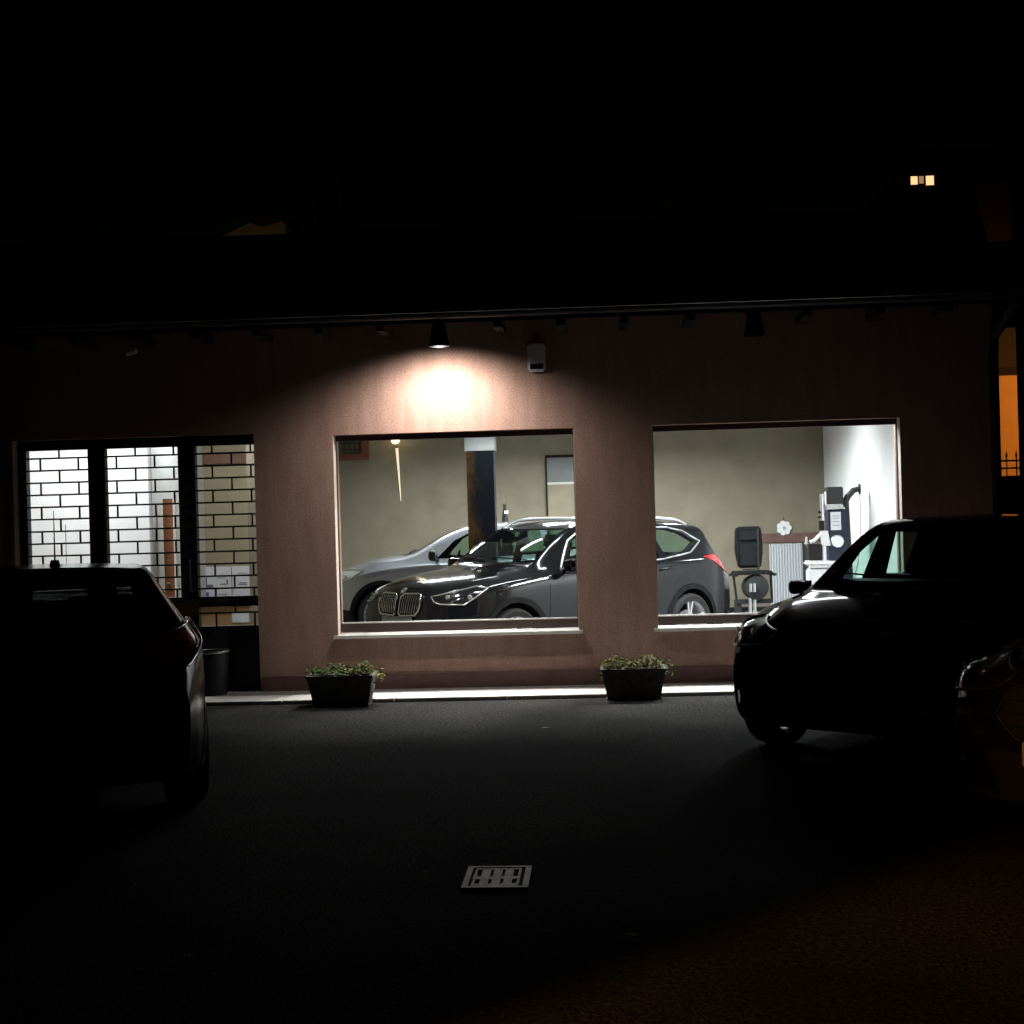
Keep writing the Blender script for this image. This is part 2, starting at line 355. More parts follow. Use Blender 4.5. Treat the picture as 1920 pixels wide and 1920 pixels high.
# tile courses as low battens of real thickness
n = 17
for i in range(n):
    t0 = i/n; y0 = EY+(RY-EY)*t0; z0 = EZ+.03+(RZ-EZ-.03)*t0; t1 = (i+1)/n; y1 = EY+(RY-EY)*t1; z1 = EZ+.03+(RZ-EZ-.03)*t1
    rf.prism([(y0, z0+.001), (y0, z0+.03), (y1, z1+.004), (y1, z1+.001)], 'x', X0-.3, X1+.06)
roofo = rf.done('roof', 'roof', bld)
g = B(); g.bm.verts.ensure_lookup_table()
prof = [(-.06*math.cos(math.pi*k/8), -.055*math.sin(math.pi*k/8)) for k in range(9)]
ring = [(EY-.065+u, EZ+.0+v) for u, v in prof]; inner = [(EY-.065+u*.9, EZ+.0+v*.9+.001) for u, v in prof][::-1]
g.prism(ring+inner, 'x', X0-.3, X1+.08); g.done('gutter', 'gutter', roofo)
g = B(); g.cone((X0-.3, EY-.128, EZ-.002), (X1+.08, EY-.128, EZ-.002), .007, n=8); g.done('gutter_lip_glint', 'zinc', roofo)  # brighter lip stands in for the thin lit highlight on the gutter
for px in (-8.3, -7.72, -7.14, -6.56, -5.98, -5.4, -4.82, -4.24, -3.66, -3.08, -2.505, -1.93, -.85, -.28, .30, .90, 1.95, 2.6, 3.2):
    t = B(); t.box(px-.04, px+.04, -.55, -.001, EZ-.10, EZ-.035); t.done('rafter_tail', 'darkwood', roofo)
# downpipe at the right corner
b = B(); b.tube([(X1-.02, -.88, 3.42), (X1-.02, -.7, 3.34), (X1-.02, -.10, 3.18), (X1-.02, -.06, 3.0), (X1-.02, -.06, .05)], .045, 12)
b.done('downpipe', 'darkwood', bld, smooth=40)
# chimney on the ridge
ch = B(); ch.box(-3.47, -3.31, 4.8, 5.2, 5.1, 5.78); ch.box(-3.53, -3.25, 4.74, 5.26, 5.78, 5.83, .01)
ch.done('chimney', mat('grey mortar', (.2, .2, .19), .9), roofo)
# antenna on the ridge
an = thing('roof_antenna', 'thin metal television aerial standing on the dark roof ridge', 'antenna', (-3.15, 4.9, 5.3))
b = B(); b.cone((0, 0, -.08), (0, 0, .95), .018, n=8); b.done('mast', 'zinc', an)
b = B(); b.cone((-.16, 0, .80), (.36, 0, .83), .009, n=6)
for k in range(8): x = -.14+k*.068; b.cone((x, -.17, .80+.004*k), (x, .17, .80+.004*k), .004, n=5)
for s_ in (-1, 1): b.cone((-.10, 0, .81), (.36, 0, .83+.10*s_), .006, n=5)
b.cone((.36, 0, .72), (.36, 0, .94), .006, n=5); b.cone((-.16, 0, .66), (-.16, 0, 1.0), .006, n=5)
b.done('aerial', 'zinc', an)

# entrance: three bays with brick-pattern grilles
en = B()
bays = [(-5.535, -4.925), (-4.756, -4.035), (-3.869, -3.285)]
fy0, fy1 = .10, .19
en.box(D[0], bays[0][0], fy0, fy1, 0, D[3]); en.box(bays[0][1], bays[1][0], fy0, fy1, 0, D[3])
en.box(bays[1][1], bays[2][0], fy0, fy1, 0, D[3]); en.box(bays[2][1], D[1], fy0, fy1, 0, D[3])
for x0, x1 in bays: en.box(x0, x1, fy0+.002, fy1-.002, 2.405, D[3]); en.box(x0, x1, fy0+.002, fy1-.002, .845, .942); en.box(x0, x1, fy0+.006, fy1-.006, .02, .655)
eno = en.done('entrance_frame', 'frame', bld)
for i, (x0, x1) in enumerate(bays):
    g = B(); gy = .075
    def bar(xa, xb, za, zb): g.box(xa, xb, gy, gy+.014, za, zb)
    ztop, zb_ = 2.405, .655
    z = 2.326; k = 0; rows = [ztop]
    while z > zb_+.02: rows.append(z); z -= .1185
    rows.append(zb_)
    for zz in rows[1:-1]: bar(x0-.01, x1+.01, zz-.0085, zz+.0085)
    for r_, (za, zb2) in enumerate(zip(rows, rows[1:])):
        base = -5.199 if r_ % 2 == 0 else -5.010
        xx = base-3*.3765
        while xx < x1:
            if xx > x0+.01:
                bar(xx-.008, xx+.008, zb2, za)
            xx += .3765
    # small weld fillets where bars meet, softening the corners
    go = g.done('security_grille', 'iron', eno)
    g = B(); v = [g.bm.verts.new(p) for p in ((x0, .145, .942), (x1, .145, .942), (x1, .145, 2.405), (x0, .145, 2.405))]; g.bm.faces.new(v)
    v = [g.bm.verts.new(p) for p in ((x0, .145, .655), (x1, .145, .655), (x1, .145, .845), (x0, .145, .845))]; g.bm.faces.new(v)
    g.done('glass_pane', 'pane', eno)
b = B(); b.tube([(-3.93, .10, 1.0), (-3.93, .045, 1.0), (-3.93, .04, 1.04), (-3.93, .04, 1.26), (-3.93, .045, 1.3), (-3.93, .10, 1.3)], .012, 8); b.done('door_handle', 'frame', eno, smooth=50)
b = B(); b.box(-5.665, -5.622, -.012, .10, .02, 2.50, .004); b.done('stone_jamb', mat('grey stone jamb', (.32, .29, .25), .8, noise=(12, (.24, .22, .19), .3, .7)), bld)

# office behind the entrance
b = B(); b.box(-8.0, -4.98, 2.2, 2.3, 0, IZ); b.done('office_partition', 'white', bld)
b = B(); b.box(-4.98, -4.975, 2.301, 4.5, 0, IZ); b.done('office_return', 'white', bld)
b = B(); b.box(-5.6, -4.19, 4.50, 4.6, 0, IZ); b.done('office_back_wall', 'beige', bld)
b = B(); b.box(-8.0, -3.21, TH, 3.49, .001, .006); b.box(-8.0, -4.19, 3.49, 4.5, .001, .006); b.done('office_floor', 'floor', bld)
dr = thing('open_door', 'orange brown wooden door leaf seen edge on behind the middle grille', 'door', (-4.84, 2.5, 0))
b = B(); b.box(-.075, .045, 0, .04, .01, 1.94, .004); b.done('door_leaf', 'door', dr)
b = B(); b.cone((-.03, -.001, .98), (-.03, -.05, .98), .012, n=10); b.cone((-.03, -.05, .98), (-.0, -.05, .98), .010, n=10); b.done('handle', 'steel', dr)
b = B(); b.box(.047, .070, -.02, .06, .01, 2.0); b.done('door_jamb', 'white', dr)
sg = thing('wall_sign', 'long brown sign board high on the beige office wall', 'sign', (-4.70, 4.49, 2.47))
b = B(); b.box(-.37, .36, -.03, 0, -.075, .075, .004); b.done('board', 'brownsign', sg)
nb = thing('notice_board', 'pale notice board with printed papers behind the right grille', 'notice board', (-4.72, 4.49, .88))
b = B(); b.box(-.44, .40, -.02, 0, -.20, .21, .003); b.done('board', 'paper', nb)
for (x, z, w, h) in ((-.30, .13, .06, .05), (-.06, .10, .10, .006), (-.05, .07, .12, .006), (.22, .12, .12, .006), (-.30, .03, .02, .10), (-.25, .03, .02, .09), (-.27, -.03, .22, .03), (-.02, -.01, .1, .008), (.02, .02, .02, .05), (.22, -.02, .12, .01), (.22, .0, .09, .01), (-.05, -.14, .12, .006), (.0, -.16, .10, .006)):
    b = B(); b.box(x-w/2, x+w/2, -.025, -.021, z-h/2, z+h/2); b.done('print', 'ink', nb)
b = B(); b.box(-.38, -.22, -.026, -.021, -.17, -.11); b.done('blue_print', 'blueink', nb)
b = B(); b.box(.075, .083, -.027, -.021, -.19, .20); b.done('divider', 'ink', nb)
dk = thing('reception_desk', 'light oak desk front behind the lower right glass of the entrance', 'desk', (-4.6, 3.6, 0))
b = B(); b.box(-.25, .75, 0, .03, .02, .64); b.done('front_panel', 'desk', dk)
b = B(); b.box(-.28, .80, -.03, .6, .641, .67, .004); b.done('desk_top', 'desk', dk)
cp = tag(B().box(-.07, .14, -.004, 0, -.06, .06).done('paper_sheet', 'paper', None, loc=(-4.36, 3.596, .50)), 'small white sheet stuck to the front of the oak desk', 'paper')
ck = thing('dark_cabinet', 'low dark brown cabinet left of the oak desk', 'cabinet', (-5.0, 3.3, 0))
b = B(); b.box(-.15, .12, 0, .4, .02, .70, .01); b.done('carcass', 'darkwood', ck)
b = B(); b.box(-.13, .10, -.015, -.001, .05, .66, .003); b.done('cabinet_door', 'brownsign', ck)
# lamp hanging string with weight in the left bay
hs = thing('blind_cord', 'thin dark cord with a small weight hanging inside the left bay', 'cord', (-5.235, .30, 0))
b = B(); b.cone((0, 0, 1.05), (0, 0, 1.68), .0035, n=6); b.done('cord', 'iron', hs)
b = B(); b.cone((0, 0, 1.05), (0, 0, .98), .012, .02, n=8); b.done('weight', 'iron', hs)

# ================================================================== FACADE FIXTURES
def spotlight(loc, label, lit):
    t = thing('eave_spotlight', label, 'spotlight', loc, group='spotlights under the eave')
    b = B(); b.lathe([(.045, .235), (.055, .22), (.092, .02), (.094, 0), (.086, 0), (.05, .20)], (0, 0, 0), 'z', 28); b.done('lamp_shade', 'blackpl', t, smooth=40)
    b = B(); b.cone((0, 0, .22), (0, 0, .29), .02, n=12); b.cone((0, 0, .27), (0, .59, .27), .014, n=10); b.done('bracket', 'blackpl', t, smooth=40)
    b = B(); b.lathe([(.0, .05), (.03, .055), (.042, .08), (.03, .12), (.0, .14)], (0, 0, 0), 'z', 20)
    b.done('bulb', 'led' if lit else 'siren', t, smooth=60)
    return t
SP = (-1.388, -.60, 3.205)
t = spotlight(SP, 'lit black cone spotlight under the eave washing the wall above the left shop window', True)
l = lamp('spot_light', 'SPOT', (SP[0], SP[1], SP[2]-.01), 225, (1, .95, .90), aim=(SP[0]-.02, 0, 2.0), parent=t, spot_size=R(147), spot_blend=1.0, shadow_soft_size=.05)
spotlight((1.46, -.60, 3.205), 'unlit black cone spotlight under the eave above the right shop window', False)
t = thing('alarm_siren', 'pale grey alarm box with a dark lens on the wall between the shop windows', 'alarm', (-.525, -.001, 3.0))
b = B(); b.box(-.085, .085, -.07, 0, 0, .265, .018); b.done('housing', 'siren', t, smooth=40)
b = B(); b.box(-.062, .062, -.076, -.0705, .022, .072, .002); b.done('lens', 'navy', t)
t = thing('wall_camera', 'small pale security camera high on the left of the facade', 'camera', (-4.40, -.001, 3.33))
b = B(); b.cone((0, 0, 0), (0, -.04, 0), .03, n=14); b.cone((0, -.04, 0), (0, -.09, -.02), .01, n=8); b.done('mount', 'siren', t, smooth=40)
b = B(); b.cone((-.05, -.07, -.03), (.06, -.13, -.01), .025, n=14); b.done('camera_body', 'siren', t, smooth=40)

# planters
def planter(loc, w, label, seed, main, other):
    rnd = random.Random(seed)
    t = thing('planter', label, 'planter', loc, group='stone planters on the pavement')
    b = B()
    def fr(wb, db, wt, dt, z0, z1):
        v = [b.bm.verts.new((sx*ww/2, sy*dd/2, zz)) for (ww, dd, zz) in ((wb, db, z0), (wt, dt, z1)) for sx, sy in ((-1, -1), (1, -1), (1, 1), (-1, 1))]
        for q in ((3, 2, 1, 0), (4, 5, 6, 7), (0, 1, 5, 4), (1, 2, 6, 5), (2, 3, 7, 6), (3, 0, 4, 7)): b.bm.faces.new([v[i] for i in q])
    fr(w*.82, .22, w*.965, .29, .015, .245); fr(w*.84, .24, w*.84, .24, 0, .014); fr(w*.99, .315, w, .325, .2455, .275)
    b.done('pot', 'pot', t)
    b = B(); b.box(-w*.46, w*.46, -.13, .13, .2755, .282); b.done('soil', 'soil', t)
    for mname, cnt, rng in ((main, 520, (-w*.50, w*.44)), (other, 240, (w*.05 if main == 'leafg' else -w*.5, w*.62))):
        b = B()
        for i in range(cnt):
            x = rnd.uniform(*rng); cl_ = .5+.5*math.sin(x*23+seed)
            y = rnd.uniform(-.17, .15); h = .275+rnd.random()**1.3*(.05+.055*cl_)
            if abs(x) > w*.48: h -= rnd.uniform(.0, .09)
            s_ = rnd.uniform(.010, .021)
            c = Vector((x, y, h)); a = rnd.uniform(0, 6.28); d = Vector((math.cos(a), math.sin(a), rnd.uniform(-.5, .6))).normalized()
            sd = d.cross(Vector((rnd.uniform(-.6, .6), rnd.uniform(-.6, .6), 1))).normalized()
            pts = [c-d*s_, c+sd*s_*.75+Vector((0, 0, .003)), c+d*s_*1.15, c-sd*s_*.75+Vector((0, 0, .003))]
            b.bm.faces.new([b.bm.verts.new(p) for p in pts])
        for i in range(26):
            x = rnd.uniform(*rng); y = rnd.uniform(-.1, .1); b.cone((x, y, .27), (x+rnd.uniform(-.03, .03), y, .35+rnd.random()*.03), .002, .001, n=4)
        b.done('foliage', mname, t, fix=False)
    return t
planter((-2.31, -.90, 0), .60, 'grey planter with dense green leaves below the left edge of the shop window', 3, 'leafg', 'leafy')
planter((.285, -.86, 0), .57, 'dark planter with sparse yellowing leaves below the pillar between the windows', 11, 'leafy', 'leafg')

# round bin by the door
t = thing('round_bin', 'dark round bin standing at the entrance door right of the grilles', 'bin', (-3.67, -.20, .034))
b = B(); b.lathe([(0, .001), (.13, 0), (.155, .40), (.15, .41), (.12, .02)], (0, 0, 0), 'z', 32); b.done('bin_body', 'blackpl', t, smooth=40)
b = B(); b.lathe([(.162, .395), (.166, .405), (.162, .417), (.155, .41)], (0, 0, 0), 'z', 32); b.done('bin_rim', 'steel', t, smooth=60)

# drain grate
t = thing('drain_grate', 'square cast iron drain grate set in the dark asphalt', 'drain grate', (-.50, -7.20, .0))
b = B(); b.box(-.145, .14+.0, -.185, .185, .0005, .003); b.done('pit', 'pit', t)  # flat black sheet in place of the shaded depth under the grate
b = B(); w0, w1 = -.150, .15
b.box(w0, w1, -.20, -.172, .001, .014, .002); b.box(w0, w1, .172, .20, .001, .014, .002); b.box(w0, w0+.028, -.1715, .1715, .001, .014, .002); b.box(w1-.028, w1, -.1715, .1715, .001, .014, .002)
b.done('frame', 'ironcast', t)
b = B(); gx0, gx1 = w0+.04, w1-.045
b.box(gx0, gx1, -.165, -.115, .002, .011); b.box(gx0, gx1, -.035, .015, .002, .011); b.box(gx0, gx1, .14, .165, .002, .011)
k = 5
for i in range(k):
    c = gx0+(gx1-gx0)*(i)/(k-1); h = .020 if 0 < i < k-1 else .012
    b.box(max(gx0, c-h), min(gx1, c+h), -.1145, -.0355, .002, .0105); b.box(max(gx0, c-h), min(gx1, c+h), .0155, .1395, .002, .0105)
b.done('grate', 'ironcast', t)

# ================================================================== SHOWROOM CONTENT
def tubelight(loc, label, L=1.2, e=60, rz=0, hang=.35):
    e *= 2.9
    t = thing('strip_light', label, 'ceiling light', loc, rz, 'strip lights under the showroom ceiling')
    b = B(); b.box(-L/2, L/2, -.06, .06, 0, .04, .006); b.done('housing', 'whitegloss', t)
    b = B(); b.cone((-L/2+.02, 0, -.018), (L/2-.02, 0, -.018), .014, n=10); b.done('tube', 'tube', t, smooth=50)
    if hang: 
        for q in (-1, 1): b = B(); b.cone((q*L*.35, 0, .04), (q*L*.35, 0, hang), .004, n=6); b.done('hanger', 'steel', t)
    l = bpy.data.lights.new('tube_glow', 'AREA'); l.shape = 'RECTANGLE'; l.size = L; l.size_y = .08; l.energy = e; l.spread = R(164); l.color = (.93, .97, 1)
    o = bpy.data.objects.new('tube_glow', l); COL.objects.link(o); o.parent = t; o.location = (0, 0, -.04)
    return t
tubelight((-1.28, 3.20, 2.635), 'lit strip light hanging low in front of the white column head', .48, .8, 0, .71)
tubelight((-.4, 2.2, 3.0), 'strip light over the front of the dark parked hatchback', 1.3, 9, 0, .35)
tubelight((2.2, 2.0, 3.0), 'strip light over the rear of the dark parked car by the right window', 1.3, 12, 0, .35)
tubelight((-2.3, 6.6, 3.0), 'strip light over the silver car at the back', 1.3, 30, 0, .35)
tubelight((.15, 6.2, 3.0), 'strip light over the swivel chair at the back', 2.2, 125, 0, .35)
tubelight((2.3, 5.3, 3.15), 'strip light in front of the tall blue machine', 1.2, 24, R(90), .20)
tubelight((2.5, 1.3, 3.05), 'strip light in front of the white side wall', 1.2, 74, R(90), .30)
def disc(loc, label, e):
    t = thing('round_ceiling_lamp', label, 'ceiling light', loc, group='round lamps above the shop windows')
    b = B(); b.lathe([(0, .06), (.09, .055), (.10, .0), (.085, -.002)], (0, 0, 0), 'z', 24); b.done('housing', 'whitegloss', t, smooth=40)
    b = B(); b.lathe([(0, -.012), (.05, -.008), (.084, .0)], (0, 0, 0), 'z', 24); b.done('diffuser', 'led', t, smooth=60)
    l = bpy.data.lights.new('lamp_glow', 'AREA'); l.shape = 'DISK'; l.size = .16; l.energy = e; l.color = (1, .98, .95); l.spread = R(62)
    o = bpy.data.objects.new('lamp_glow', l); COL.objects.link(o); o.parent = t; o.location = (0, 0, -.03); o.rotation_euler = (R(-27), 0, 0)
disc((-1.75, .95, 2.95), 'lit round lamp near the left end of the left shop window', 36)
disc((-.75, .95, 2.95), 'lit round lamp above the middle of the left shop window', 36)
disc((.95, .95, 2.95), 'lit round lamp near the left end of the right shop window', 36)
# office lighting
for x, y, e, lb in ((-5.6, 1.1, 29, 'office strip light in front of the white partition'), (-4.5, 2.9, 12, 'office strip light over the desk')):
    t = tubelight((x, y, 3.25), lb, 1.0, e, 0, 0); t['group'] = 'strip lights in the office'

# back-wall things
t = thing('barred_window', 'red brown window frame with wire bars high on the back wall', 'window', (-3.76, IY1-.001, 2.80))
b = B(); b.box(-.26, .26, -.05, 0, -.245, -.15); b.box(.15, .26, -.05, 0, -.149, .30); b.box(-.26, .26, -.05, 0, .301, .36); b.box(-.26, -.20, -.05, 0, -.149, .30); b.done('frame', 'redwood', t)
b = B(); b.box(-.20, .15, -.012, -.001, -.15, .30); b.done('pane', mat('dusty glass', (.10, .085, .06), .4), t)
b = B()
for x in (-.12, -.04, .04, .11): b.cone((x, -.03, -.15), (x, -.03, .30), .006, n=6)
for z in (-.08, .02, .12, .22): b.cone((-.20, -.03, z), (.15, -.03, z), .006, n=6)
b.done('bars', 'iron', t)
t = thing('reflected_lantern', 'glowing cup over a thin tapering pale stem, standing in for a reflected street lantern', 'lamp', (-3.075, IY1-.001, 2.70))  # stand-in for a street lantern mirrored in the shop glass
b = B(); b.lathe([(.012, .085), (.05, .095), (.066, .14), (.085, .24), (.08, .24), (.06, .15)], (0, -.10, 0), 'z', 24); b.done('lamp_shade', 'warm', t, smooth=50)
b = B(); b.cone((.012, -.045, .02), (.05, -.02, -.80), .024, .004, n=12); b.done('stem', mat('glowing reflection streak', (.8, .74, .6), .4, emis=(1, .85, .6), estr=.75), t, smooth=50)  # glow set into the rod for the reflected lit post
b = B(); b.cone((0, 0, .06), (0, -.10, .09), .012, n=8); b.done('bracket', 'steel', t)
lamp('warm_glow', 'POINT', (-3.075, IY1-.22, 2.90), 1.3, (1, .8, .5), parent=t, shadow_soft_size=.05)  # light added around the stand-in lantern
t = thing('back_door', 'plain door in the back wall with grey upper and beige lower panel in a dark frame', 'door', (-.40, IY1-.001, 0))
b = B(); b.box(-.37, -.345, -.05, 0, 0.01, 2.54); b.box(.345, .37, -.05, 0, .01, 2.54); b.box(-.345, .345, -.05, 0, 2.50, 2.54); b.done('frame', 'darkwood', t)
b = B(); b.box(-.344, .344, -.03, 0, 2.12, 2.499); b.done('upper_panel', mat('grey blue panel', (.15, .16, .15), .6, noise=(4, (.11, .12, .11), .3, .7)), t)
b = B(); b.box(-.344, .344, -.03, 0, .01, 2.085); b.done('lower_panel', mat('beige panel', (.26, .225, .155), .7, noise=(4, (.20, .17, .115), .3, .7)), t)
b = B(); b.box(-.344, .344, -.036, 0, 2.0855, 2.1195); b.done('rail', 'beigepl', t)
t = thing('wall_conduit', 'thin pale vertical conduit on the back wall right of the column', 'conduit', (-1.63, IY1-.001, 0))
b = B(); b.box(.0, .02, -.02, 0, .1, 3.3); b.box(-.004, .024, -.022, -.0205, 1.6, 1.63); b.box(-.004, .024, -.022, -.0205, 2.4, 2.43); b.done('pipe', 'inwall', t)
t = thing('canister', 'slim black canister standing just right of the column', 'canister', (-1.30, 6.9, 0))
b = B(); b.lathe([(0, .9), (.05, .9), (.055, 1.5), (.035, 1.66), (.02, 1.75), (.026, 1.79), (0, 1.83)], (0, 0, 0), 'z', 16); b.done('canister', 'blackpl', t, smooth=40)
b = B(); b.box(-.14, .14, -.12, .12, .007, .03); b.cone((0, 0, .03), (0, 0, .9), .02, n=8); b.done('stand', 'blackpl', t)
b = B(); b.box(.0, .05, -.065, -.058, 1.66, 1.70); b.done('tag', 'paper', t)
# flower-shaped disc
t = thing('scalloped_disc', 'white scalloped cam disc with a dark hub hanging on the back wall', 'disc', (2.855, IY1-.001, 1.32))
b = B(); N = 84; poly = [((.090+.024*abs(math.cos(3.5*a))**.7)*math.cos(a), (.090+.024*abs(math.cos(3.5*a))**.7)*math.sin(a)) for a in [2*math.pi*k/N for k in range(N)]]
b.prism(poly, 'y', -.03, -.005); b.done('disc', 'whitegloss', t)
b = B(); b.cone((0, -.031, 0), (0, -.045, 0), .026, n=16); b.done('hub', 'steel', t)
b = B(); b.cone((0, -.01, .10), (0, -.005, .17), .004, n=5); b.done('hook', 'iron', t)
# corrugated panel
t = thing('corrugated_panel', 'pale corrugated metal panel leaning on the back wall right of the black chair', 'panel', (2.86, IY1-.13, .125))
b = B(); n = 84; w = .50; top = []
for i in range(n+1):
    x = -w/2+w*i/n; y = -.014*math.sin(2*math.pi*i/7)
    top.append((x, y))
for (xa, ya), (xb, yb) in zip(top, top[1:]):
    v = [b.bm.verts.new(p) for p in ((xa, ya, 0), (xb, yb, 0), (xb, yb+.03, .955), (xa, ya+.03, .955))]; b.bm.faces.new(v)
bmesh.ops.remove_doubles(b.bm, verts=b.bm.verts[:], dist=1e-5); bmesh.ops.solidify(b.bm, geom=b.bm.faces[:], thickness=.002)
b.done('sheet', 'corr', t, smooth=50)
b = B(); b.box(.252, .30, .0, .05, 0, .97, .003); b.done('edge_post', 'machgrey', t)

# black high-backed machine chair
t = thing('swivel_chair', 'black high backed swivel chair with armrests on a grey star base', 'chair', (2.20, 7.55, 0), R(8))
b = B()
bk = [(-.165, .77), (.165, .77), (.20, 1.02), (.185, 1.30), (.165, 1.375), (-.165, 1.375), (-.20, 1.34), (-.215, 1.02)]
b.prism(bk, 'y', -.02, .06); bmesh.ops.bevel(b.bm, geom=b.bm.edges[:], offset=.02, segments=2, affect='EDGES'); b.done('backrest', 'blackpl', t, smooth=50)
b = B(); b.box(-.17, .15, -.05, -.0205, 1.17, 1.33, .02); b.box(-.16, .135, -.045, -.0205, .80, 1.15, .02); b.done('padding', 'seat', t, smooth=50)
b = B(); b.box(.10, .125, -.07, -.051, .76, 1.34); b.box(-.12, .125, -.07, -.051, .745, .765); b.done('strap', 'machgrey', t)
b = B(); b.box(-.26, .26, -.30, .10, .685, .735, .012); b.done('seat', 'blackpl', t, smooth=50)
for q in (-1, 1): b = B(); b.box(min(q*.255, q*.31), max(q*.255, q*.31), -.34, .05, .665, .70, .01); b.done('armrest', 'blackpl', t, smooth=50)
b = B(); b.cone((-.27, -.1, .67), (-.22, -.05, .30), .018, n=8); b.cone((.28, -.1, .67), (.30, -.05, .30), .018, n=8); b.box(-.24, .30, -.12, .06, .26, .32, .01); b.box(-.24, -.16, -.10, .04, .10, .259, .008); b.done('support_frame', 'machgrey', t, smooth=50)
b = B(); b.lathe([(0, -.20), (.17, -.18), (.19, -.10), (.17, .08), (0, .10)], (.03, -.10, .50), 'y', 28); b.done('round_housing', 'machgrey', t, smooth=40)
b = B(); b.cone((-.075, -.31, .44), (-.075, -.31, .56), .022, n=12); b.cone((-.02, -.31, .44), (-.02, -.31, .56), .022, n=12)
b.cone((-.065, -.22, .08), (-.065, -.22, .42), .024, n=12); b.cone((.0, -.22, .08), (.0, -.22, .42), .024, n=12); b.done('piston', 'alu', t, smooth=50)
for k in range(5):
    a = R(90+72*k); b = B(); b.cone((0, -.05, .14), (.36*math.cos(a), -.05+.36*math.sin(a), .055), .028, .018, n=8); b.done('base_leg', 'steel', t, smooth=50)
    b = B(); b.lathe([(.0, -.02), (.035, -.02), (.038, 0), (.035, .02), (0, .02)], (.36*math.cos(a), -.05+.36*math.sin(a), .045), 'x', 14); b.done('castor', 'blackpl', t, smooth=40)

# tyre changing machine at Y about 5
t = thing('tyre_machine', 'tall dark blue workshop machine with a taped paper sheet and a pipe arm', 'machine', (3.03, 5.0, 0))
b = B(); b.box(-.08, .17, 0, .28, .62, 1.60, .012); b.done('body', 'machblue', t)
b = B(); b.box(-.09, .11, -.03, .25, 1.665, 1.885, .012); b.done('motor_box', 'machgrey', t, smooth=40)
b = B(); b.prism([(.171, .70), (.215, .70), (.185, 1.72), (.145, 1.72)], 'y', .02, .26); b.tube([(.13, .1, 1.66), (.19, .1, 1.76), (.26, .1, 1.835), (.33, .1, 1.85)], [.045, .04, .038, .036], 14); b.cone((.33, .1, 1.85), (.345, .1, 1.85), .07, n=18); b.done('pipe_arm', 'machgrey', t, smooth=40)
b = B(); b.box(-.12, .12, -.07, .0, 1.60, 1.625, .004); b.box(-.13, .10, -.07, -.01, 1.635, 1.66, .004); b.box(.045, .10, -.075, -.071, 1.60, 1.66, .002); b.done('cross_bar', 'steel', t, smooth=40)
b = B(); b.cone((-.16, -.02, 1.46), (-.16, -.02, 1.80), .028, n=12); b.box(-.125, -.105, -.02, .0, 1.66, 1.83); b.done('upright_rod', 'alu', t, smooth=40)
b = B(); b.cone((-.175, -.02, 1.33), (-.175, -.02, 1.46), .034, n=12); b.cone((-.21, -.02, 1.58), (-.13, -.02, 1.54), .02, n=8); b.cone((-.22, -.02, 1.50), (-.12, -.02, 1.53), .015, n=8); b.done('clamp', 'blackpl', t, smooth=40)
b = B(); b.box(-.055, .075, -.006, -.001, 1.335, 1.565); b.done('paper_sheet', 'paper', t)
b = B()
for z in (1.515, 1.487, 1.445, 1.395): b.box(-.03, .055, -.009, -.0065, z-.004, z+.003)
b.done('printed_lines', 'ink', t)
b = B(); b.prism([(-.20, 1.33), (-.10, 1.33), (-.07, 1.14), (-.185, 1.14)], 'y', -.05, -.03); b.tube([(-.33, -.04, 1.19), (-.27, -.04, 1.21), (-.22, -.04, 1.26), (-.18, -.04, 1.29)], .022, 8); b.done('white_guard', 'whitegloss', t)
b = B(); b.lathe([(0, -.05), (.075, -.05), (.085, -.02), (.075, .0)], (.02, 0, 1.19), 'y', 20); b.done('wheel_plate', 'alu', t, smooth=40)
b = B(); b.box(-.34, -.175, -.06, .12, .955, 1.165, .01); b.done('black_box', 'blackpl', t, smooth=40)
b = B(); b.cone((-.37, 0, 1.165), (-.365, 0, 1.26), .022, .010, n=12); b.done('nozzle', 'beigepl', t, smooth=40)
b = B(); b.cone((-.15, -.02, .50), (-.15, -.02, 1.14), .028, n=14); b.done('white_pipe', 'whitegloss', t, smooth=40)
b = B(); b.box(-.38, .10, -.16, .26, .89, .945, .02); b.box(-.36, .05, -.12, .2, .62, .85, .02); b.box(-.37, .02, -.14, -.121, .865, .885, .003); b.done('basin', 'whitegloss', t, smooth=40)
b = B(); b.box(-.34, .17, -.08, .27, .008, .615, .01); b.done('cabinet', 'machgrey', t)
b = B(); b.tube([(.34, .1, 1.78), (.345, .1, 1.5), (.33, .12, 1.2), (.30, .14, .9), (.22, .14, .6)], .008, 6); b.done('hose', 'siren', t, smooth=50)

# ================================================================== CARS
def hermite(pts):
    pts = sorted(pts); n = len(pts)
    xs = [p[0] for p in pts]; ys = [p[1] for p in pts]
    d = [(ys[i+1]-ys[i])/(xs[i+1]-xs[i]) for i in range(n-1)]
    m = [d[0]]+[0 if d[i-1]*d[i] <= 0 else 2*d[i-1]*d[i]/(d[i-1]+d[i]) for i in range(1, n-1)]+[d[-1]]
    def f(x):
        if x <= xs[0]: return ys[0]
        if x >= xs[-1]: return ys[-1]
        for i in range(n-1):
            if x <= xs[i+1]:
                h = xs[i+1]-xs[i]; t = (x-xs[i])/h
                return (2*t**3-3*t*t+1)*ys[i]+(t**3-2*t*t+t)*h*m[i]+(-2*t**3+3*t*t)*ys[i+1]+(t**3-t*t)*h*m[i+1]
    return f
def sstep(t): t = max(0, min(1, t)); return t*t*(3-2*t)
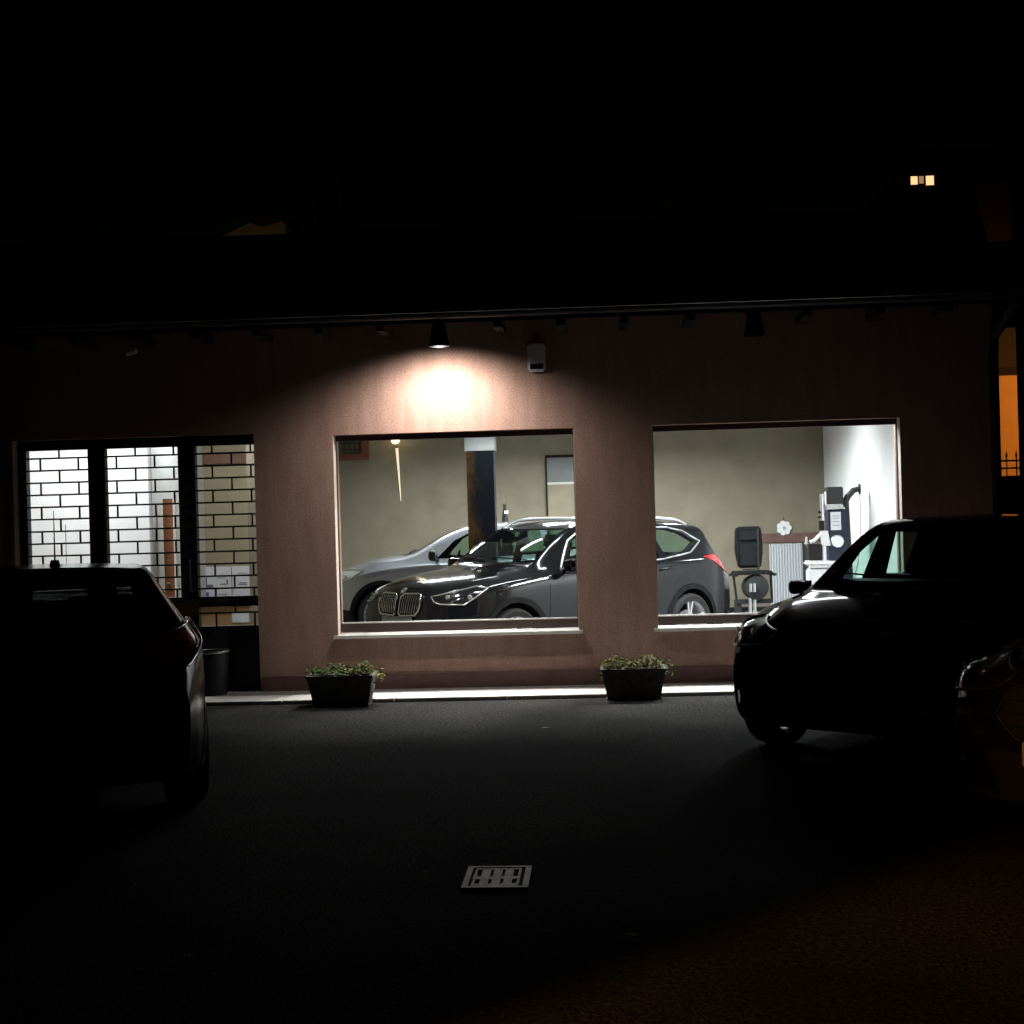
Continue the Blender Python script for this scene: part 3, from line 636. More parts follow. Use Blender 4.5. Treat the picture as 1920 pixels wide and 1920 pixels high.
def crom(P, k):
    out = []
    for i in range(len(P)-1):
        p0 = P[max(i-1, 0)]; p1 = P[i]; p2 = P[i+1]; p3 = P[min(i+2, len(P)-1)]
        for j in range(k):
            t = j/k
            out.append(tuple(.5*((2*p1[a])+(-p0[a]+p2[a])*t+(2*p0[a]-5*p1[a]+4*p2[a]-p3[a])*t*t+(-p0[a]+3*p1[a]-3*p2[a]+p3[a])*t**3) for a in (0, 1)))
    out.append(P[-1]); return out

def boolop(bm_a, bm_b):
    ma = bpy.data.meshes.new('a'); bm_a.to_mesh(ma); bm_a.free(); mb = bpy.data.meshes.new('b'); bm_b.to_mesh(mb); bm_b.free()
    for m_ in (ma, mb): m_.materials.append(MT['pbmw']); m_.materials.append(MT['blackpl'])
    oa = bpy.data.objects.new('a', ma); ob = bpy.data.objects.new('b', mb); COL.objects.link(oa); COL.objects.link(ob)
    md = oa.modifiers.new('m', 'BOOLEAN'); md.operation = 'DIFFERENCE'; md.object = ob; md.solver = 'EXACT'
    dg = bpy.context.evaluated_depsgraph_get(); me = bpy.data.meshes.new_from_object(oa.evaluated_get(dg))
    bm = bmesh.new(); bm.from_mesh(me)
    for o in (oa, ob): bpy.data.objects.remove(o)
    for m_ in (ma, mb, me): bpy.data.meshes.remove(m_)
    return bm

def body_mesh(C, inset=0, x0=None, x1=None, zfloor=None, nst=96):
    L = C['L']; x0 = 0 if x0 is None else x0; x1 = L if x1 is None else x1
    st = []
    for i in range(nst+1):
        t = i/nst; st.append(x0+(x1-x0)*(t+.12*math.sin(2*math.pi*t)*-1/ (2*math.pi)*2))
    rows = []
    for x in st:
        w = C['w'](x)-inset; zt = C['zt'](x)-inset*.9; zb = min(C['zb'](x), zt-.035); wr = C['wr'](x)-inset*.9; z0 = C['z0'](x) if zfloor is None else zfloor
        if zfloor is not None: zb = min(C['zb'](x), zt-.035)
        cr = C.get('crown', .05); ze = max(zb+.004, zt-cr); zm = max(.62, z0+.12)
        wb = w*.93
        P = [(0, z0), (w*.80, z0), (w*.955, z0+.045), (w*.99, z0+.16), (w, zm), (w*.992, zb-.13), (w*.965, zb-.035), (wb, zb),
             (wb+(wr-wb)*.50, zb+(ze-zb)*.52), (wr, ze), (wr*.86, ze+(zt-ze)*.52), (wr*.5, ze+(zt-ze)*.88), (0, zt)]
        sec = crom(P, 4)
        rows.append([(x, max(0, y), z) for (y, z) in sec])
    def warp(x, y, z):
        fr = sstep(1-x/.9); rr = sstep(1-(L-x)/.8)
        yy = (abs(y)/.9)
        x2 = x+C['bowf']*fr*yy**2.3+C['bowm']*sstep(1-abs(x-1.55)/1.0)*yy**2-C['bowr']*rr*yy**2.6
        x2 += fr*(C['tiltf']*max(0, z-.55)**1.4+.5*max(0, .5-z)**2)
        x2 -= rr*(.45*max(0, .5-z)**2)
        return Vector((x2, y, z))
    bm = bmesh.new(); n = len(rows[0]); G = []
    for row in rows:
        Rv = [bm.verts.new(warp(*p)) for p in row]; Lv = [Rv[0]]+[bm.verts.new(warp(p[0], -p[1], p[2])) for p in row[1:-1]]+[Rv[-1]]
        G.append((Rv, Lv))
    for (a, al), (c, cl_) in zip(G, G[1:]):
        for i in range(n-1):
            bm.faces.new((a[i], a[i+1], c[i+1], c[i])); bm.faces.new((al[i], cl_[i], cl_[i+1], al[i+1]))
    for row, (Rv, Lv) in ((rows[0], G[0]), (rows[-1], G[-1])):
        K = 12; prev = None
        for i in range(n):
            if i in (0, n-1): line = [Rv[i]]*(K+1)
            else:
                line = [Rv[i]]+[bm.verts.new(warp(row[i][0], row[i][1]*(1-2*k/K), row[i][2])) for k in range(1, K)]+[Lv[i]]
            if prev:
                for k in range(K):
                    q = []
                    for v in (prev[k], prev[k+1], line[k+1], line[k]):
                        if v not in q: q.append(v)
                    if len(q) > 2: bm.faces.new(q)
            prev = line
    bmesh.ops.remove_doubles(bm, verts=bm.verts[:], dist=4e-4); bmesh.ops.dissolve_degenerate(bm, edges=bm.edges[:], dist=2e-4)
    bmesh.ops.recalc_face_normals(bm, faces=bm.faces[:])
    for f in bm.faces:
        f.material_index = 1 if (zfloor is not None or f.calc_center_median().z < C.get('clad', .30)) else 0
    return bm

BASIS = {'side': lambda s: (Vector((1, 0, 0)), Vector((0, 0, 1)), Vector((0, -s, 0))),      # s=+1 right side, -1 left
         'front': lambda s: (Vector((0, 1, 0)), Vector((0, 0, 1)), Vector((1, 0, 0))),
         'rear': lambda s: (Vector((0, 1, 0)), Vector((0, 0, 1)), Vector((-1, 0, 0))),
         'fc': lambda s: (Vector((.7071, .7071*s, 0)), Vector((0, 0, 1)), Vector((.7071, -.7071*s, 0))),
         'rc': lambda s: (Vector((-.7071, .7071*s, 0)), Vector((0, 0, 1)), Vector((-.7071, -.7071*s, 0)))}
class Skin:
    def __init__(s, bm, L): s.t = BVHTree.FromBMesh(bm); s.c = Vector((L/2, 0, 0)); s.L = L
    def hit(s, view, side, u, v, off):
        U, V, Dv = BASIS[view](side)
        base = Vector((0, 0, 0)) if view in ('front', 'rear', 'side') else Vector((0, 0, 0))
        if view == 'rc': base = Vector((s.L, 0, 0))
        o = base+U*u+V*v-Dv*6
        h, nrm, _, _ = s.t.ray_cast(o, Dv)
        if h is None: return None
        if nrm.dot(Dv) > 0: nrm = -nrm
        return h+nrm*off
    def patch(s, view, side, poly, off=.004, res=.04, thick=0):
        bm = bmesh.new(); us = [p[0] for p in poly]; vs = [p[1] for p in poly]
        u0, u1, v0, v1 = min(us), max(us), min(vs), max(vs)
        nu = max(2, int((u1-u0)/res)+1); nv = max(2, int((v1-v0)/res)+1)
        g = [[bm.verts.new((u0+(u1-u0)*i/nu, v0+(v1-v0)*j/nv, 0)) for j in range(nv+1)] for i in range(nu+1)]
        for i in range(nu):
            for j in range(nv): bm.faces.new((g[i][j], g[i+1][j], g[i+1][j+1], g[i][j+1]))
        A = sum(poly[i][0]*poly[(i+1) % len(poly)][1]-poly[(i+1) % len(poly)][0]*poly[i][1] for i in range(len(poly)))
        P = poly if A > 0 else poly[::-1]
        for i in range(len(P)):
            a, c = P[i], P[(i+1) % len(P)]; dx, dy = c[0]-a[0], c[1]-a[1]
            if abs(dx)+abs(dy) < 1e-6: continue
            bmesh.ops.bisect_plane(bm, geom=bm.verts[:]+bm.edges[:]+bm.faces[:], plane_co=(a[0], a[1], 0), plane_no=(dy, -dx, 0), clear_outer=True)
        bad = []
        for v in bm.verts:
            h = s.hit(view, side, v.co.x, v.co.y, off)
            if h is None: bad.append(v)
            else: v.co = h
        bmesh.ops.delete(bm, geom=bad, context='VERTS')
        if thick and bm.faces: 
            bmesh.ops.recalc_face_normals(bm, faces=bm.faces[:]); bmesh.ops.solidify(bm, geom=bm.faces[:], thickness=thick)
        return bm
    def line(s, view, side, pts, off, step=.04, closed=False):
        out = []; P = list(pts)+([pts[0]] if closed else [])
        for a, c in zip(P, P[1:]):
            n = max(1, int(math.hypot(c[0]-a[0], c[1]-a[1])/step))
            for k in range(n):
                h = s.hit(view, side, a[0]+(c[0]-a[0])*k/n, a[1]+(c[1]-a[1])*k/n, off)
                if h: out.append(h)
        if not closed:
            h = s.hit(view, side, *P[-1], off)
            if h: out.append(h)
        return out
def bmB(bm):
    b = B(); b.bm.free(); b.bm = bm; return b

def make_wheel(parent, x, y, side, Rw, style, rimname='rim', turn=0):
    W_ = .115
    e = B(); prof = [(.74*Rw, -W_*.86), (.90*Rw, -W_), (.975*Rw, -W_*.82), (Rw, -W_*.5), (Rw, W_*.5), (.975*Rw, W_*.82), (.90*Rw, W_), (.74*Rw, W_*.86)]
    e.lathe(prof, (0, 0, 0), 'y', 48); wo = e.done('wheel', 'tyre', parent, smooth=40, loc=(x, y, Rw)); wo.rotation_euler = (0, 0, turn)
    r = B(); o = side*(W_*.80)
    r.lathe([(.745*Rw, o*1.08), (.775*Rw, o), (.745*Rw, o*.90), (.70*Rw, o*.55), (.68*Rw, -o*.6), (.745*Rw, -o*.98)], (0, 0, 0), 'y', 48)
    r.lathe([(0, o*.80), (.10*Rw, o*.80), (.14*Rw, o*.66), (.14*Rw, o*.3)], (0, 0, 0), 'y', 24)
    ns = 5
    for k in range(ns):
        a0 = 2*math.pi*k/ns+math.pi/2
        for da in ((-.17, .17) if style == 'double' else (0,)):
            wi, wo_ = (.028, .020) if style == 'double' else (.05, .035)
            a1 = a0+da*.9
            p0 = Vector((math.cos(a0+da*.3)*.12*Rw, o*.62, math.sin(a0+da*.3)*.12*Rw)); p1 = Vector((math.cos(a1)*.735*Rw, o*.84, math.sin(a1)*.735*Rw))
            d = (p1-p0).normalized(); sd = d.cross(Vector((0, 1, 0))).normalized(); th = Vector((0, side*.02, 0))
            q = [p0-sd*wi/2, p0+sd*wi/2, p1+sd*wo_/2, p1-sd*wo_/2]
            va = [r.bm.verts.new(p+th*.5) for p in q]; vb = [r.bm.verts.new(p-th*.5) for p in q]
            r.bm.faces.new(va); r.bm.faces.new(vb[::-1])
            for i in range(4): r.bm.faces.new((va[i], vb[i], vb[(i+1) % 4], va[(i+1) % 4]))
    r.done(rimname, 'rim', wo, smooth=35)
    r = B(); r.cone((0, -.02*side, 0), (0, .01*side, 0), .44*Rw, n=32); r.done('brake_disc', 'steel', wo)

def car(name, label, cat, loc, rz, C):
    t = thing(name, label, cat, loc, rz)
    L = C['L']; paint = C['paint']; gl = C.get('glass', 'carglass')
    outer = body_mesh(C); sk = Skin(outer, L)
    xf, xr, Rw = C['xf'], C['xr'], C['Rw']
    inner = body_mesh(C, inset=.055, x0=C['xc']+.02, x1=L-.22, zfloor=.46, nst=60)
    bm = outer
    def cutter(fn):
        nonlocal bm
        for tr in range(24):
            keep = bm.copy(); c = B(); c.mi = 1; fn(c); bmesh.ops.recalc_face_normals(c.bm, faces=c.bm.faces[:])
            bmesh.ops.triangulate(bm, faces=[f for f in bm.faces if len(f.verts) > 4])
            bmesh.ops.translate(c.bm, verts=c.bm.verts[:], vec=Vector((.0013*tr, .0011*((tr*7) % 5-2)*(tr > 0), .0017*((tr*3) % 7-3)*(tr > 0))))
            new = boolop(bm, c.bm)
            if len(new.faces) > .6*len(keep.faces) and .25*keep.calc_volume() < new.calc_volume() < .9985*keep.calc_volume(): keep.free(); bm = new; return
            new.free(); bm = keep
    ra = Rw+.05
    for x in (xf, xr):
        for s in (-1, 1):
            def arch(c, x=x, s=s):
                c.prism([(x+ra*math.cos(2*math.pi*(k+.3)/44), Rw+.01+ra*math.sin(2*math.pi*(k+.3)/44)) for k in range(44)], 'y', s*.5013, s*1.2)
            cutter(arch)
    cutter(lambda c: c.add(inner.copy()))
    def sidecut(c):
        for poly in C['sidewin']: c.prism(poly, 'y', -1.2, 1.2)
    cutter(sidecut)
    cutter(lambda c: c.prism(C['ws'], 'x', -.2, C['xc']+1.15))
    cutter(lambda c: c.prism(C['rw'], 'x', L-1.2, L+.3))
    bb = bmB(bm); bb.done('body', [paint, 'clad' if C.get('clad', .3) > .31 else 'blackpl', 'blackpl'], t, smooth=32, fix=False)
    # glass
    for side in (-1, 1):
        for poly in C['sidewin']:
            bmB(sk.patch('side', side, poly, -.008, .08)).done('side_window', gl, t, smooth=60)
    bmB(sk.patch('front', 1, C['ws'], -.006, .08)).done('windscreen', gl, t, smooth=60)
    bmB(sk.patch('rear', 1, C['rw'], -.006, .08)).done('rear_window', gl, t, smooth=60)
    # window trim
    if C.get('chrometrim'):
        for side in (-1, 1):
            b = B(); b.tube(sk.line('side', side, C['trim'], .004, .05, True), .011, 6, True); b.done('window_trim', 'alu', t, smooth=60)
            for pl in C.get('pillars', []):
                bmB(sk.patch('side', side, pl, .003, .06, .004)).done('window_pillar', 'blackpl', t)
    # roof rails
    if C.get('rails'):
        for side in (-1, 1):
            pts = []
            n = 16; xa, xb = C['rails']
            for k in range(n+1):
                x = xa+(xb-xa)*k/n; y = side*(C['wr'](x)-.035); e = min(1, min(k, n-k)/1.6)
                h = sk.t.ray_cast(Vector((x, y, 3)), Vector((0, 0, -1)))[0]
                pts.append(h+Vector((0, 0, -.005+.040*e)))
            b = B(); b.tube(pts, .019, 10); b.done('roof_rail', C.get('railmat', 'alu'), t, smooth=60)
    # arch trims
    for side in (-1, 1):
        for x in (xf, xr):
            rows = []
            for rr in (Rw+.045, Rw+.075, Rw+.105):
                row = []
                for k in range(25):
                    a = math.pi*(-.05+1.10*k/24); row.append(sk.hit('side', side, x+rr*math.cos(a), max(.2, Rw+.01+rr*math.sin(a)), .008))
                rows.append(row)
            if any(h is None for r_ in rows for h in r_): continue
            b = B()
            V_ = [[b.bm.verts.new(h) for h in r_] for r_ in rows]
            for a, c in zip(V_, V_[1:]):
                for k in range(24): b.bm.faces.new((a[k], a[k+1], c[k+1], c[k]))
            bmesh.ops.solidify(b.bm, geom=b.bm.faces[:], thickness=.010)
            b.done('arch_trim', C.get('archmat', 'clad'), t, smooth=40)
    for x in (xf, xr):
        for side in (-1, 1):
            b = B(); rl = Rw+.052; A = [math.pi*(-.13+1.26*k/30) for k in range(31)]
            a_ = [b.bm.verts.new((x+rl*math.cos(q), side*.502, Rw+.01+rl*math.sin(q))) for q in A]
            c_ = [b.bm.verts.new((x+rl*math.cos(q), side*.80, Rw+.01+rl*math.sin(q))) for q in A]
            for k in range(30): b.bm.faces.new((a_[k], a_[k+1], c_[k+1], c_[k]))
            b.bm.faces.new(a_); b.done('wheel_arch_liner', 'blackpl', t, smooth=40)
    # wheels
    for x in (xf, xr):
        for side in (-1, 1): make_wheel(t, x, side*(C['wmax']-.125), side, Rw, C.get('spokes', 'double'), turn=C.get('steer', 0) if x == xf else 0)
    # doors: slightly proud panels with handles
    for side in (-1, 1):
        for poly, (hx, hz) in C['doors']:
            d = bmB(sk.patch('side', side, poly, .003, .07, .003)).done('door', paint, t, smooth=32)
            h0 = sk.hit('side', side, hx, hz, .03); h1 = sk.hit('side', side, hx+.17, hz+.012, .03)
            b = B(); b.tube([h0-Vector((0, side*.03, 0)), h0, h0.lerp(h1, .5)+Vector((0, side*.012, 0)), h1, h1-Vector((0, side*.03, 0))], .013, 8); b.done('door_handle', paint, d, smooth=60)
    # mirrors
    for side in (-1, 1):
        mx, mz = C['mirror']
        b = B(); bm2 = bmesh.new(); bmesh.ops.create_uvsphere(bm2, u_segments=20, v_segments=12, radius=1)
        for v in bm2.verts:
            x, y, z = [math.copysign(abs(q)**.62, q) for q in v.co]
            x = x*.085+(.03*abs(y)**2); sx = -1 if x < 0 else 1
            v.co = Vector((x*(1 if x < 0 else .45), y*.125, z*.075*(1+.15*y*side)))
        bmesh.ops.scale(bm2, vec=Vector((1, 1, 1))*C.get('msc', .9), verts=bm2.verts[:])
        bmesh.ops.translate(bm2, vec=Vector((mx, side*(C['wmax']+.075), mz)), verts=bm2.verts[:]); b.add(bm2)
        mo = b.done('wing_mirror', C.get('mirrormat', paint), t, smooth=60)
        b = B(); b.cone((mx+.03, side*(C['wmax']-.10), mz-.07), (mx+.01, side*(C['wmax']+.02), mz-.03), .028, .022, n=10); b.done('mirror_arm', 'blackpl', mo, smooth=60)
        b = B(); b.box(mx+.034, mx+.040, side*(C['wmax']+.075)-.09, side*(C['wmax']+.075)+.09, mz-.05, mz+.05, .002); b.done('mirror_glass', 'chrome', mo)
    # lamps
    for side in (-1, 1):
        hl = bmB(sk.patch('fc', side, C['headlamp'], .006, .03, .010)).done('headlamp', C.get('lampmat', 'lampglass'), t, smooth=40)
        b = B(); b.tube(sk.line('fc', side, C['headlamp'], .010, .04, True), .007, 6, True); b.done('lamp_bezel', C.get('bezel', 'alu'), hl, smooth=60)
        hp = C['headlamp']; cu = sum(p[0] for p in hp)/len(hp); cv = sum(p[1] for p in hp)/len(hp)
        for du in (-.10, .12):
            h = sk.hit('fc', side, cu+du, cv+.0, .008)
            if h:
                Dv = BASIS['fc'](side)[2]; b = B(); b.cone(h, h-Dv*.010, .026, .022, n=18); b.done('lamp_lens', C.get('fogmat', 'lampclear'), hl, smooth=40)
        tl = bmB(sk.patch('rc', side, C['tail'], .006, .03, .012)).done('tail_lamp', 'red', t, smooth=40)
        if C.get('tailtrim'):  # chrome rim added to catch glints along the tail lamp edge
            b = B(); b.tube(sk.line('rc', side, C['tail'], .020, .03, True), .010, 8, True); b.done('lamp_bezel', 'chrome', tl, smooth=60)
    # fog lamps, lower intakes
    for side in (-1, 1):
        h = sk.hit('fc', side, C['fog'][0], C['fog'][1], .004); Dv = BASIS['fc'](side)[2]
        b = B(); b.cone(h, h-Dv*.015, .05, .045, n=20); b.done('fog_lamp', C.get('fogmat', 'lampclear'), t, smooth=40)
    bmB(sk.patch('front', 1, C['intake'], .003, .05, .004)).done('air_intake', 'blackpl', t)
    # plate
    for view in ('front', 'rear'):
        pz = C['platez'] if view == 'front' else C['rplatez']
        h = sk.hit(view, 1, 0, pz, .012); s_ = -1 if view == 'front' else 1
        b = B(); x = h.x+(s_*-.006); b.box(min(x, x+s_*.008), max(x, x+s_*.008), -.26, .26, pz-.055, pz+.055, .002); po = b.done('number_plate', 'plate', t)
    # grille
    C['grille'](t, sk, C)
    # bumper strip & rear
    bmB(sk.patch('rear', 1, [(-.62, .30), (.62, .30), (.66, .44), (-.66, .44)], .004, .06, .005)).done('rear_bumper_panel', 'blackpl', t)
    h = None
    if h: b = B(); b.cone((h.x, 0, h.z), (h.x+.012, 0, h.z), .04, n=20); b.done('tailgate_badge', 'chrome', t, smooth=40)
    # wipers
    b = B()
    for y0, y1 in ((-.55, .02), (.10, .60)):
        pts = []
        for k in range(9):
            yy = y0+(y1-y0)*k/8; h = sk.hit('front', 1, yy, C['ws'][0][1]+.02+.03*k/8, .012)
            if h: pts.append(h)
        if len(pts) > 2: b.tube(pts, .007, 6)
    b.done('wiper', 'blackpl', t, smooth=60)
    # interior
    def seatpart(x, y, nm):
        s = B(); s.prism([(x-.42, .48), (x+.05, .48), (x+.10, .58), (x-.42, .62)], 'y', y-.24, y+.24); s.prism([(x+.02, .60), (x+.14, .60), (x+.30, 1.20), (x+.20, 1.22)], 'y', y-.23, y+.23)
        bmesh.ops.bevel(s.bm, geom=s.bm.edges[:], offset=.025, segments=2, affect='EDGES', clamp_overlap=True)
        so = s.done(nm, 'seat', t, smooth=50)
        s = B(); s.box(x+.22, x+.31, y-.13, y+.13, 1.235, 1.235+C.get('hr', .17), .03); s.cone((x+.26, y-.05, 1.18), (x+.26, y-.05, 1.26), .008, n=6); s.cone((x+.26, y+.05, 1.18), (x+.26, y+.05, 1.26), .008, n=6); s.done('headrest', 'seat', so, smooth=50)
    sxx = C['xc']+1.15
    for y in (-.37, .37): seatpart(sxx, y, 'front_seat')
    s = B(); s.box(sxx+.75, sxx+.87, -.60, .60, .62, 1.14, .04); s.box(sxx+.35, sxx+.80, -.60, .60, .47, .60, .04); so = s.done('rear_bench', 'seat', t, smooth=50)
    for y in (-.36, .36): s = B(); s.box(sxx+.80, sxx+.88, y-.12, y+.12, 1.145, 1.26, .03); s.done('headrest', 'seat', so, smooth=50)
    s = B(); s.box(C['xc']+.16, C['xc']+.55, -.64, .64, .72, .97, .05); do = s.done('dashboard', 'blackpl', t, smooth=50)
    s = B(); cx, cz = C['xc']+.68, 1.0
    s.tube([(cx+.185*math.sin(a)*.38, -.37+.185*math.cos(a), cz+.185*math.sin(a)*.92) for a in [2*math.pi*k/24 for k in range(24)]], .014, 8, True)
    s.cone((cx-.15, -.37, cz-.08), (cx, -.37, cz), .03, n=10); s.box(cx-.02, cx+.005, -.53, -.21, cz-.03, cz+.015, .008); s.done('steering_wheel', 'blackpl', do, smooth=50)
    h = sk.hit('front', 1, 0, C['ws'][2][1]-.07, -.05)
    if h: s = B(); s.box(h.x+.04, h.x+.07, -.12, .12, h.z-.04, h.z+.03, .01); s.done('inner_mirror', 'blackpl', t, smooth=40)
    sk = None
    return t

def mk(L=4.44, kz=1.0, hoodk=0.0, zt=None, **kw):
    sx = L/4.44
    def Z(z): return z if z <= .7 else .7+(z-.7)*kz
    top = zt or [(0, .80), (.04, .865), (.12, .905), (.35, .965), (.75, 1.035), (1.10, 1.085), (1.22, 1.125), (1.42, 1.26), (1.65, 1.405), (1.90, 1.515), (2.15, 1.562), (2.5, 1.580), (3.0, 1.570), (3.5, 1.540), (3.95, 1.495), (4.10, 1.455), (4.22, 1.27), (4.32, 1.12), (4.40, 1.02), (4.44, .93)]
    C = dict(L=L, zt=hermite([(x*sx, Z(z)) for x, z in top]),
             zb=hermite([(x*sx, Z(z)) for x, z in ((0, .78), (.12, .85), (.4, .90), (.9, .98), (1.4, 1.03), (2.5, 1.055), (3.5, 1.09), (4.1, 1.10), (4.44, .90))]),
             w=hermite([(x*sx, w_) for x, w_ in ((0, .72), (.08, .785), (.25, .855), (.55, .900), (1.0, .912), (2.2, .915), (3.4, .915), (3.9, .89), (4.25, .83), (4.44, .76))]),
             wr=hermite([(x*sx, w_) for x, w_ in ((0, .60), (.3, .66), (.9, .74), (1.15, .75), (1.45, .68), (1.95, .60), (2.6, .625), (3.4, .61), (4.0, .565), (4.25, .60), (4.44, .62))]),
             z0=hermite([(0, .26), (.3, .20), (1.0, .19), (3.6*sx, .20), (4.2*sx, .24), (4.44*sx, .30)]),
             bowf=.17, bowm=.10, bowr=.14, tiltf=.28, xf=.86*sx, xr=3.53*sx, Rw=.345, xc=1.12*sx, wmax=.915, paint='pdark',
             sidewin=[[(1.60*sx, Z(1.085)), (2.31*sx, Z(1.095)), (2.29*sx, Z(1.455)), (2.08*sx, Z(1.44)), (1.84*sx, Z(1.325))],
                      [(2.40*sx, Z(1.097)), (3.10*sx, Z(1.120)), (3.02*sx, Z(1.445)), (2.37*sx, Z(1.458))],
                      [(3.19*sx, Z(1.125)), (3.58*sx, Z(1.18)), (3.80*sx, Z(1.27)), (3.62*sx, Z(1.375)), (3.40*sx, Z(1.425)), (3.11*sx, Z(1.442))]],
             ws=[(-.66, Z(1.135)), (.66, Z(1.135)), (.545, Z(1.485)), (-.545, Z(1.485))],
             rw=[(-.58, Z(1.135)), (.58, Z(1.135)), (.49, Z(1.42)), (-.49, Z(1.42))],
             doors=[([(1.30*sx, .36), (2.34*sx, .36), (2.35*sx, Z(1.02)), (1.34*sx, Z(.99))], (2.08*sx, Z(.95))), ([(2.365*sx, .36), (3.02*sx, .36), (3.30*sx, .78), (3.34*sx, Z(1.05)), (2.375*sx, Z(1.02))], (3.02*sx, Z(.985)))],
             mirror=(1.58*sx, Z(1.10)), headlamp=[(.36, .775), (.66, .745), (.80, .80), (.93, .905), (.78, .93), (.33, .85)],
             tail=[(.36, .90), (.38, 1.01), (.60, 1.07), (.88, 1.115), (1.03, 1.10), (.86, .99), (.62, .885)], fog=(.52, .42),
             intake=[(-.42, .30), (.42, .30), (.50, .50), (-.50, .50)], platez=.50, rplatez=.72, grille=plain_grille)
    C.update(kw); return C

def plain_grille(t, sk, C):
    g = bmB(sk.patch('front', 1, C.get('gpoly', [(-.30, .56), (.30, .56), (.42, .66), (.36, .80), (-.36, .80), (-.42, .66)]), .006, .04, .006)).done('grille', 'blackpl', t)
    b = B(); b.tube(sk.line('front', 1, C.get('gpoly', [(-.30, .56), (.30, .56), (.42, .66), (.36, .80), (-.36, .80), (-.42, .66)]), .010, .04, True), .008, 6, True); b.done('grille_surround', 'blackpl', g, smooth=60)
    b = B()
    for z in (.62, .68, .74): 
        pts = sk.line('front', 1, [(-.36, z), (.36, z)], .012, .06); b.tube(pts, .005, 6)
    b.done('grille_bars', 'blackpl', g, smooth=60)
def kidney_grille(t, sk, C):
    for s in (-1, 1):
        pl = [(.035, .66), (.06, .635), (.29, .645), (.335, .69), (.355, .78), (.33, .845), (.28, .855), (.07, .85), (.035, .82)]
        pl = [(s*y, z) for y, z in pl]
        g = bmB(sk.patch('front', 1, pl, .010, .03, .006)).done('kidney_grille', 'blackpl', t)
        b = B(); b.tube(sk.line('front', 1, pl, .020, .03, True), .0115, 8, True); b.done('grille_surround', 'chrome', g, smooth=60)
        b = B()
        for k in range(8):
            y = .065+.035*k; b.tube(sk.line('front', 1, [(s*y, .665 if k < 7 else .70), (s*(y+.008), .835)], .018, .05), .0055, 6)
        b.done('grille_bars', 'chrome', g, smooth=60)
    # round bonnet badge
    h = sk.hit('front', 1, 0, .892, .0)
    b = B(); nrm = Vector((-.75, 0, .66)); b.cone(h, h+nrm*.008, .044, n=28); bo = b.done('bonnet_badge', 'chrome', t)
    for k, m_ in enumerate(('whitegloss', 'blueink', 'whitegloss', 'blueink')):
        b = B(); q = nrm.to_track_quat('Z', 'Y').to_matrix(); c = h+nrm*.009
        vs = [b.bm.verts.new(c)]+[b.bm.verts.new(c+q@Vector((.027*math.cos(a), .027*math.sin(a), 0))) for a in [math.pi/2*(k+j/6) for j in range(7)]]
        b.bm.faces.new(vs); b.done('badge_quarter', m_, bo)

# dark car in the showroom
TR = [(1.555, 1.058), (2.35, 1.072), (3.15, 1.098), (3.62, 1.155), (3.90, 1.275), (3.66, 1.405), (3.40, 1.452), (2.60, 1.484), (2.06, 1.466), (1.82, 1.352)]
C = mk(platez=.575, glass='showglass', zt=[(0, .82), (.04, .895), (.12, .945), (.35, 1.0), (.75, 1.05), (1.10, 1.09), (1.22, 1.125), (1.42, 1.26), (1.65, 1.405), (1.90, 1.515), (2.15, 1.562), (2.5, 1.580), (3.0, 1.570), (3.5, 1.540), (3.95, 1.495), (4.10, 1.455), (4.22, 1.27), (4.32, 1.12), (4.40, 1.02), (4.44, .93)], paint='pbmw', chrometrim=True, trim=TR, pillars=[[(2.325, 1.07), (2.395, 1.073), (2.365, 1.47), (2.30, 1.47)]], rails=(1.95, 3.85), grille=kidney_grille, clad=.36,
       headlamp=[(.43, .785), (.50, .765), (.74, .755), (.83, .81), (.97, .905), (.86, .925), (.40, .835)])
car('parked_car', 'glossy dark grey crossover car with kidney grille parked inside behind both shop windows', 'car', (-2.095, 1.235, 0), .769, C)

# silver car further back
C = mk(L=4.35, kz=.985, zt=[(0, .86), (.04, .92), (.12, .96), (.35, 1.03), (.75, 1.11), (1.10, 1.15), (1.22, 1.185), (1.42, 1.29), (1.65, 1.415), (1.90, 1.505), (2.15, 1.548), (2.5, 1.560), (3.0, 1.550), (3.5, 1.525), (3.95, 1.485), (4.10, 1.45), (4.22, 1.27), (4.32, 1.12), (4.40, 1.02), (4.44, .93)], mirror=(1.56, 1.13), paint='psilver', clad=.42, headlamp=[(.42, .80), (.62, .74), (.88, .84), (.98, .95), (.72, .96), (.44, .90)], lampmat='lampclear', mirrormat='machgrey', Rw=.35)
car('parked_car', 'silver car with black lower bumper standing behind the rusty column', 'car', (-3.73, 6.47, 0), .0, C)

# dark car outside right
C = mk(L=4.0, kz=.985, paint='pdark', fogmat='alu', mirror=(1.42, 1.06), msc=.66, gpoly=[(-.34, .42), (.34, .42), (.44, .60), (.38, .80), (-.38, .80), (-.44, .60)])
car('parked_car', 'black car parked outside in front of the right shop window', 'car', (1.38, -4.60, 0), .90, C)
# dark car outside far right foreground
C = mk(L=4.3, kz=.92, paint='pgrey', lampmat='lampglass', bezel='blackpl', fogmat='lampglass')
car('parked_car', 'dark grey car cut off by the right edge of the photo, nose only', 'car', (2.10, -7.22, 0), .70, C)
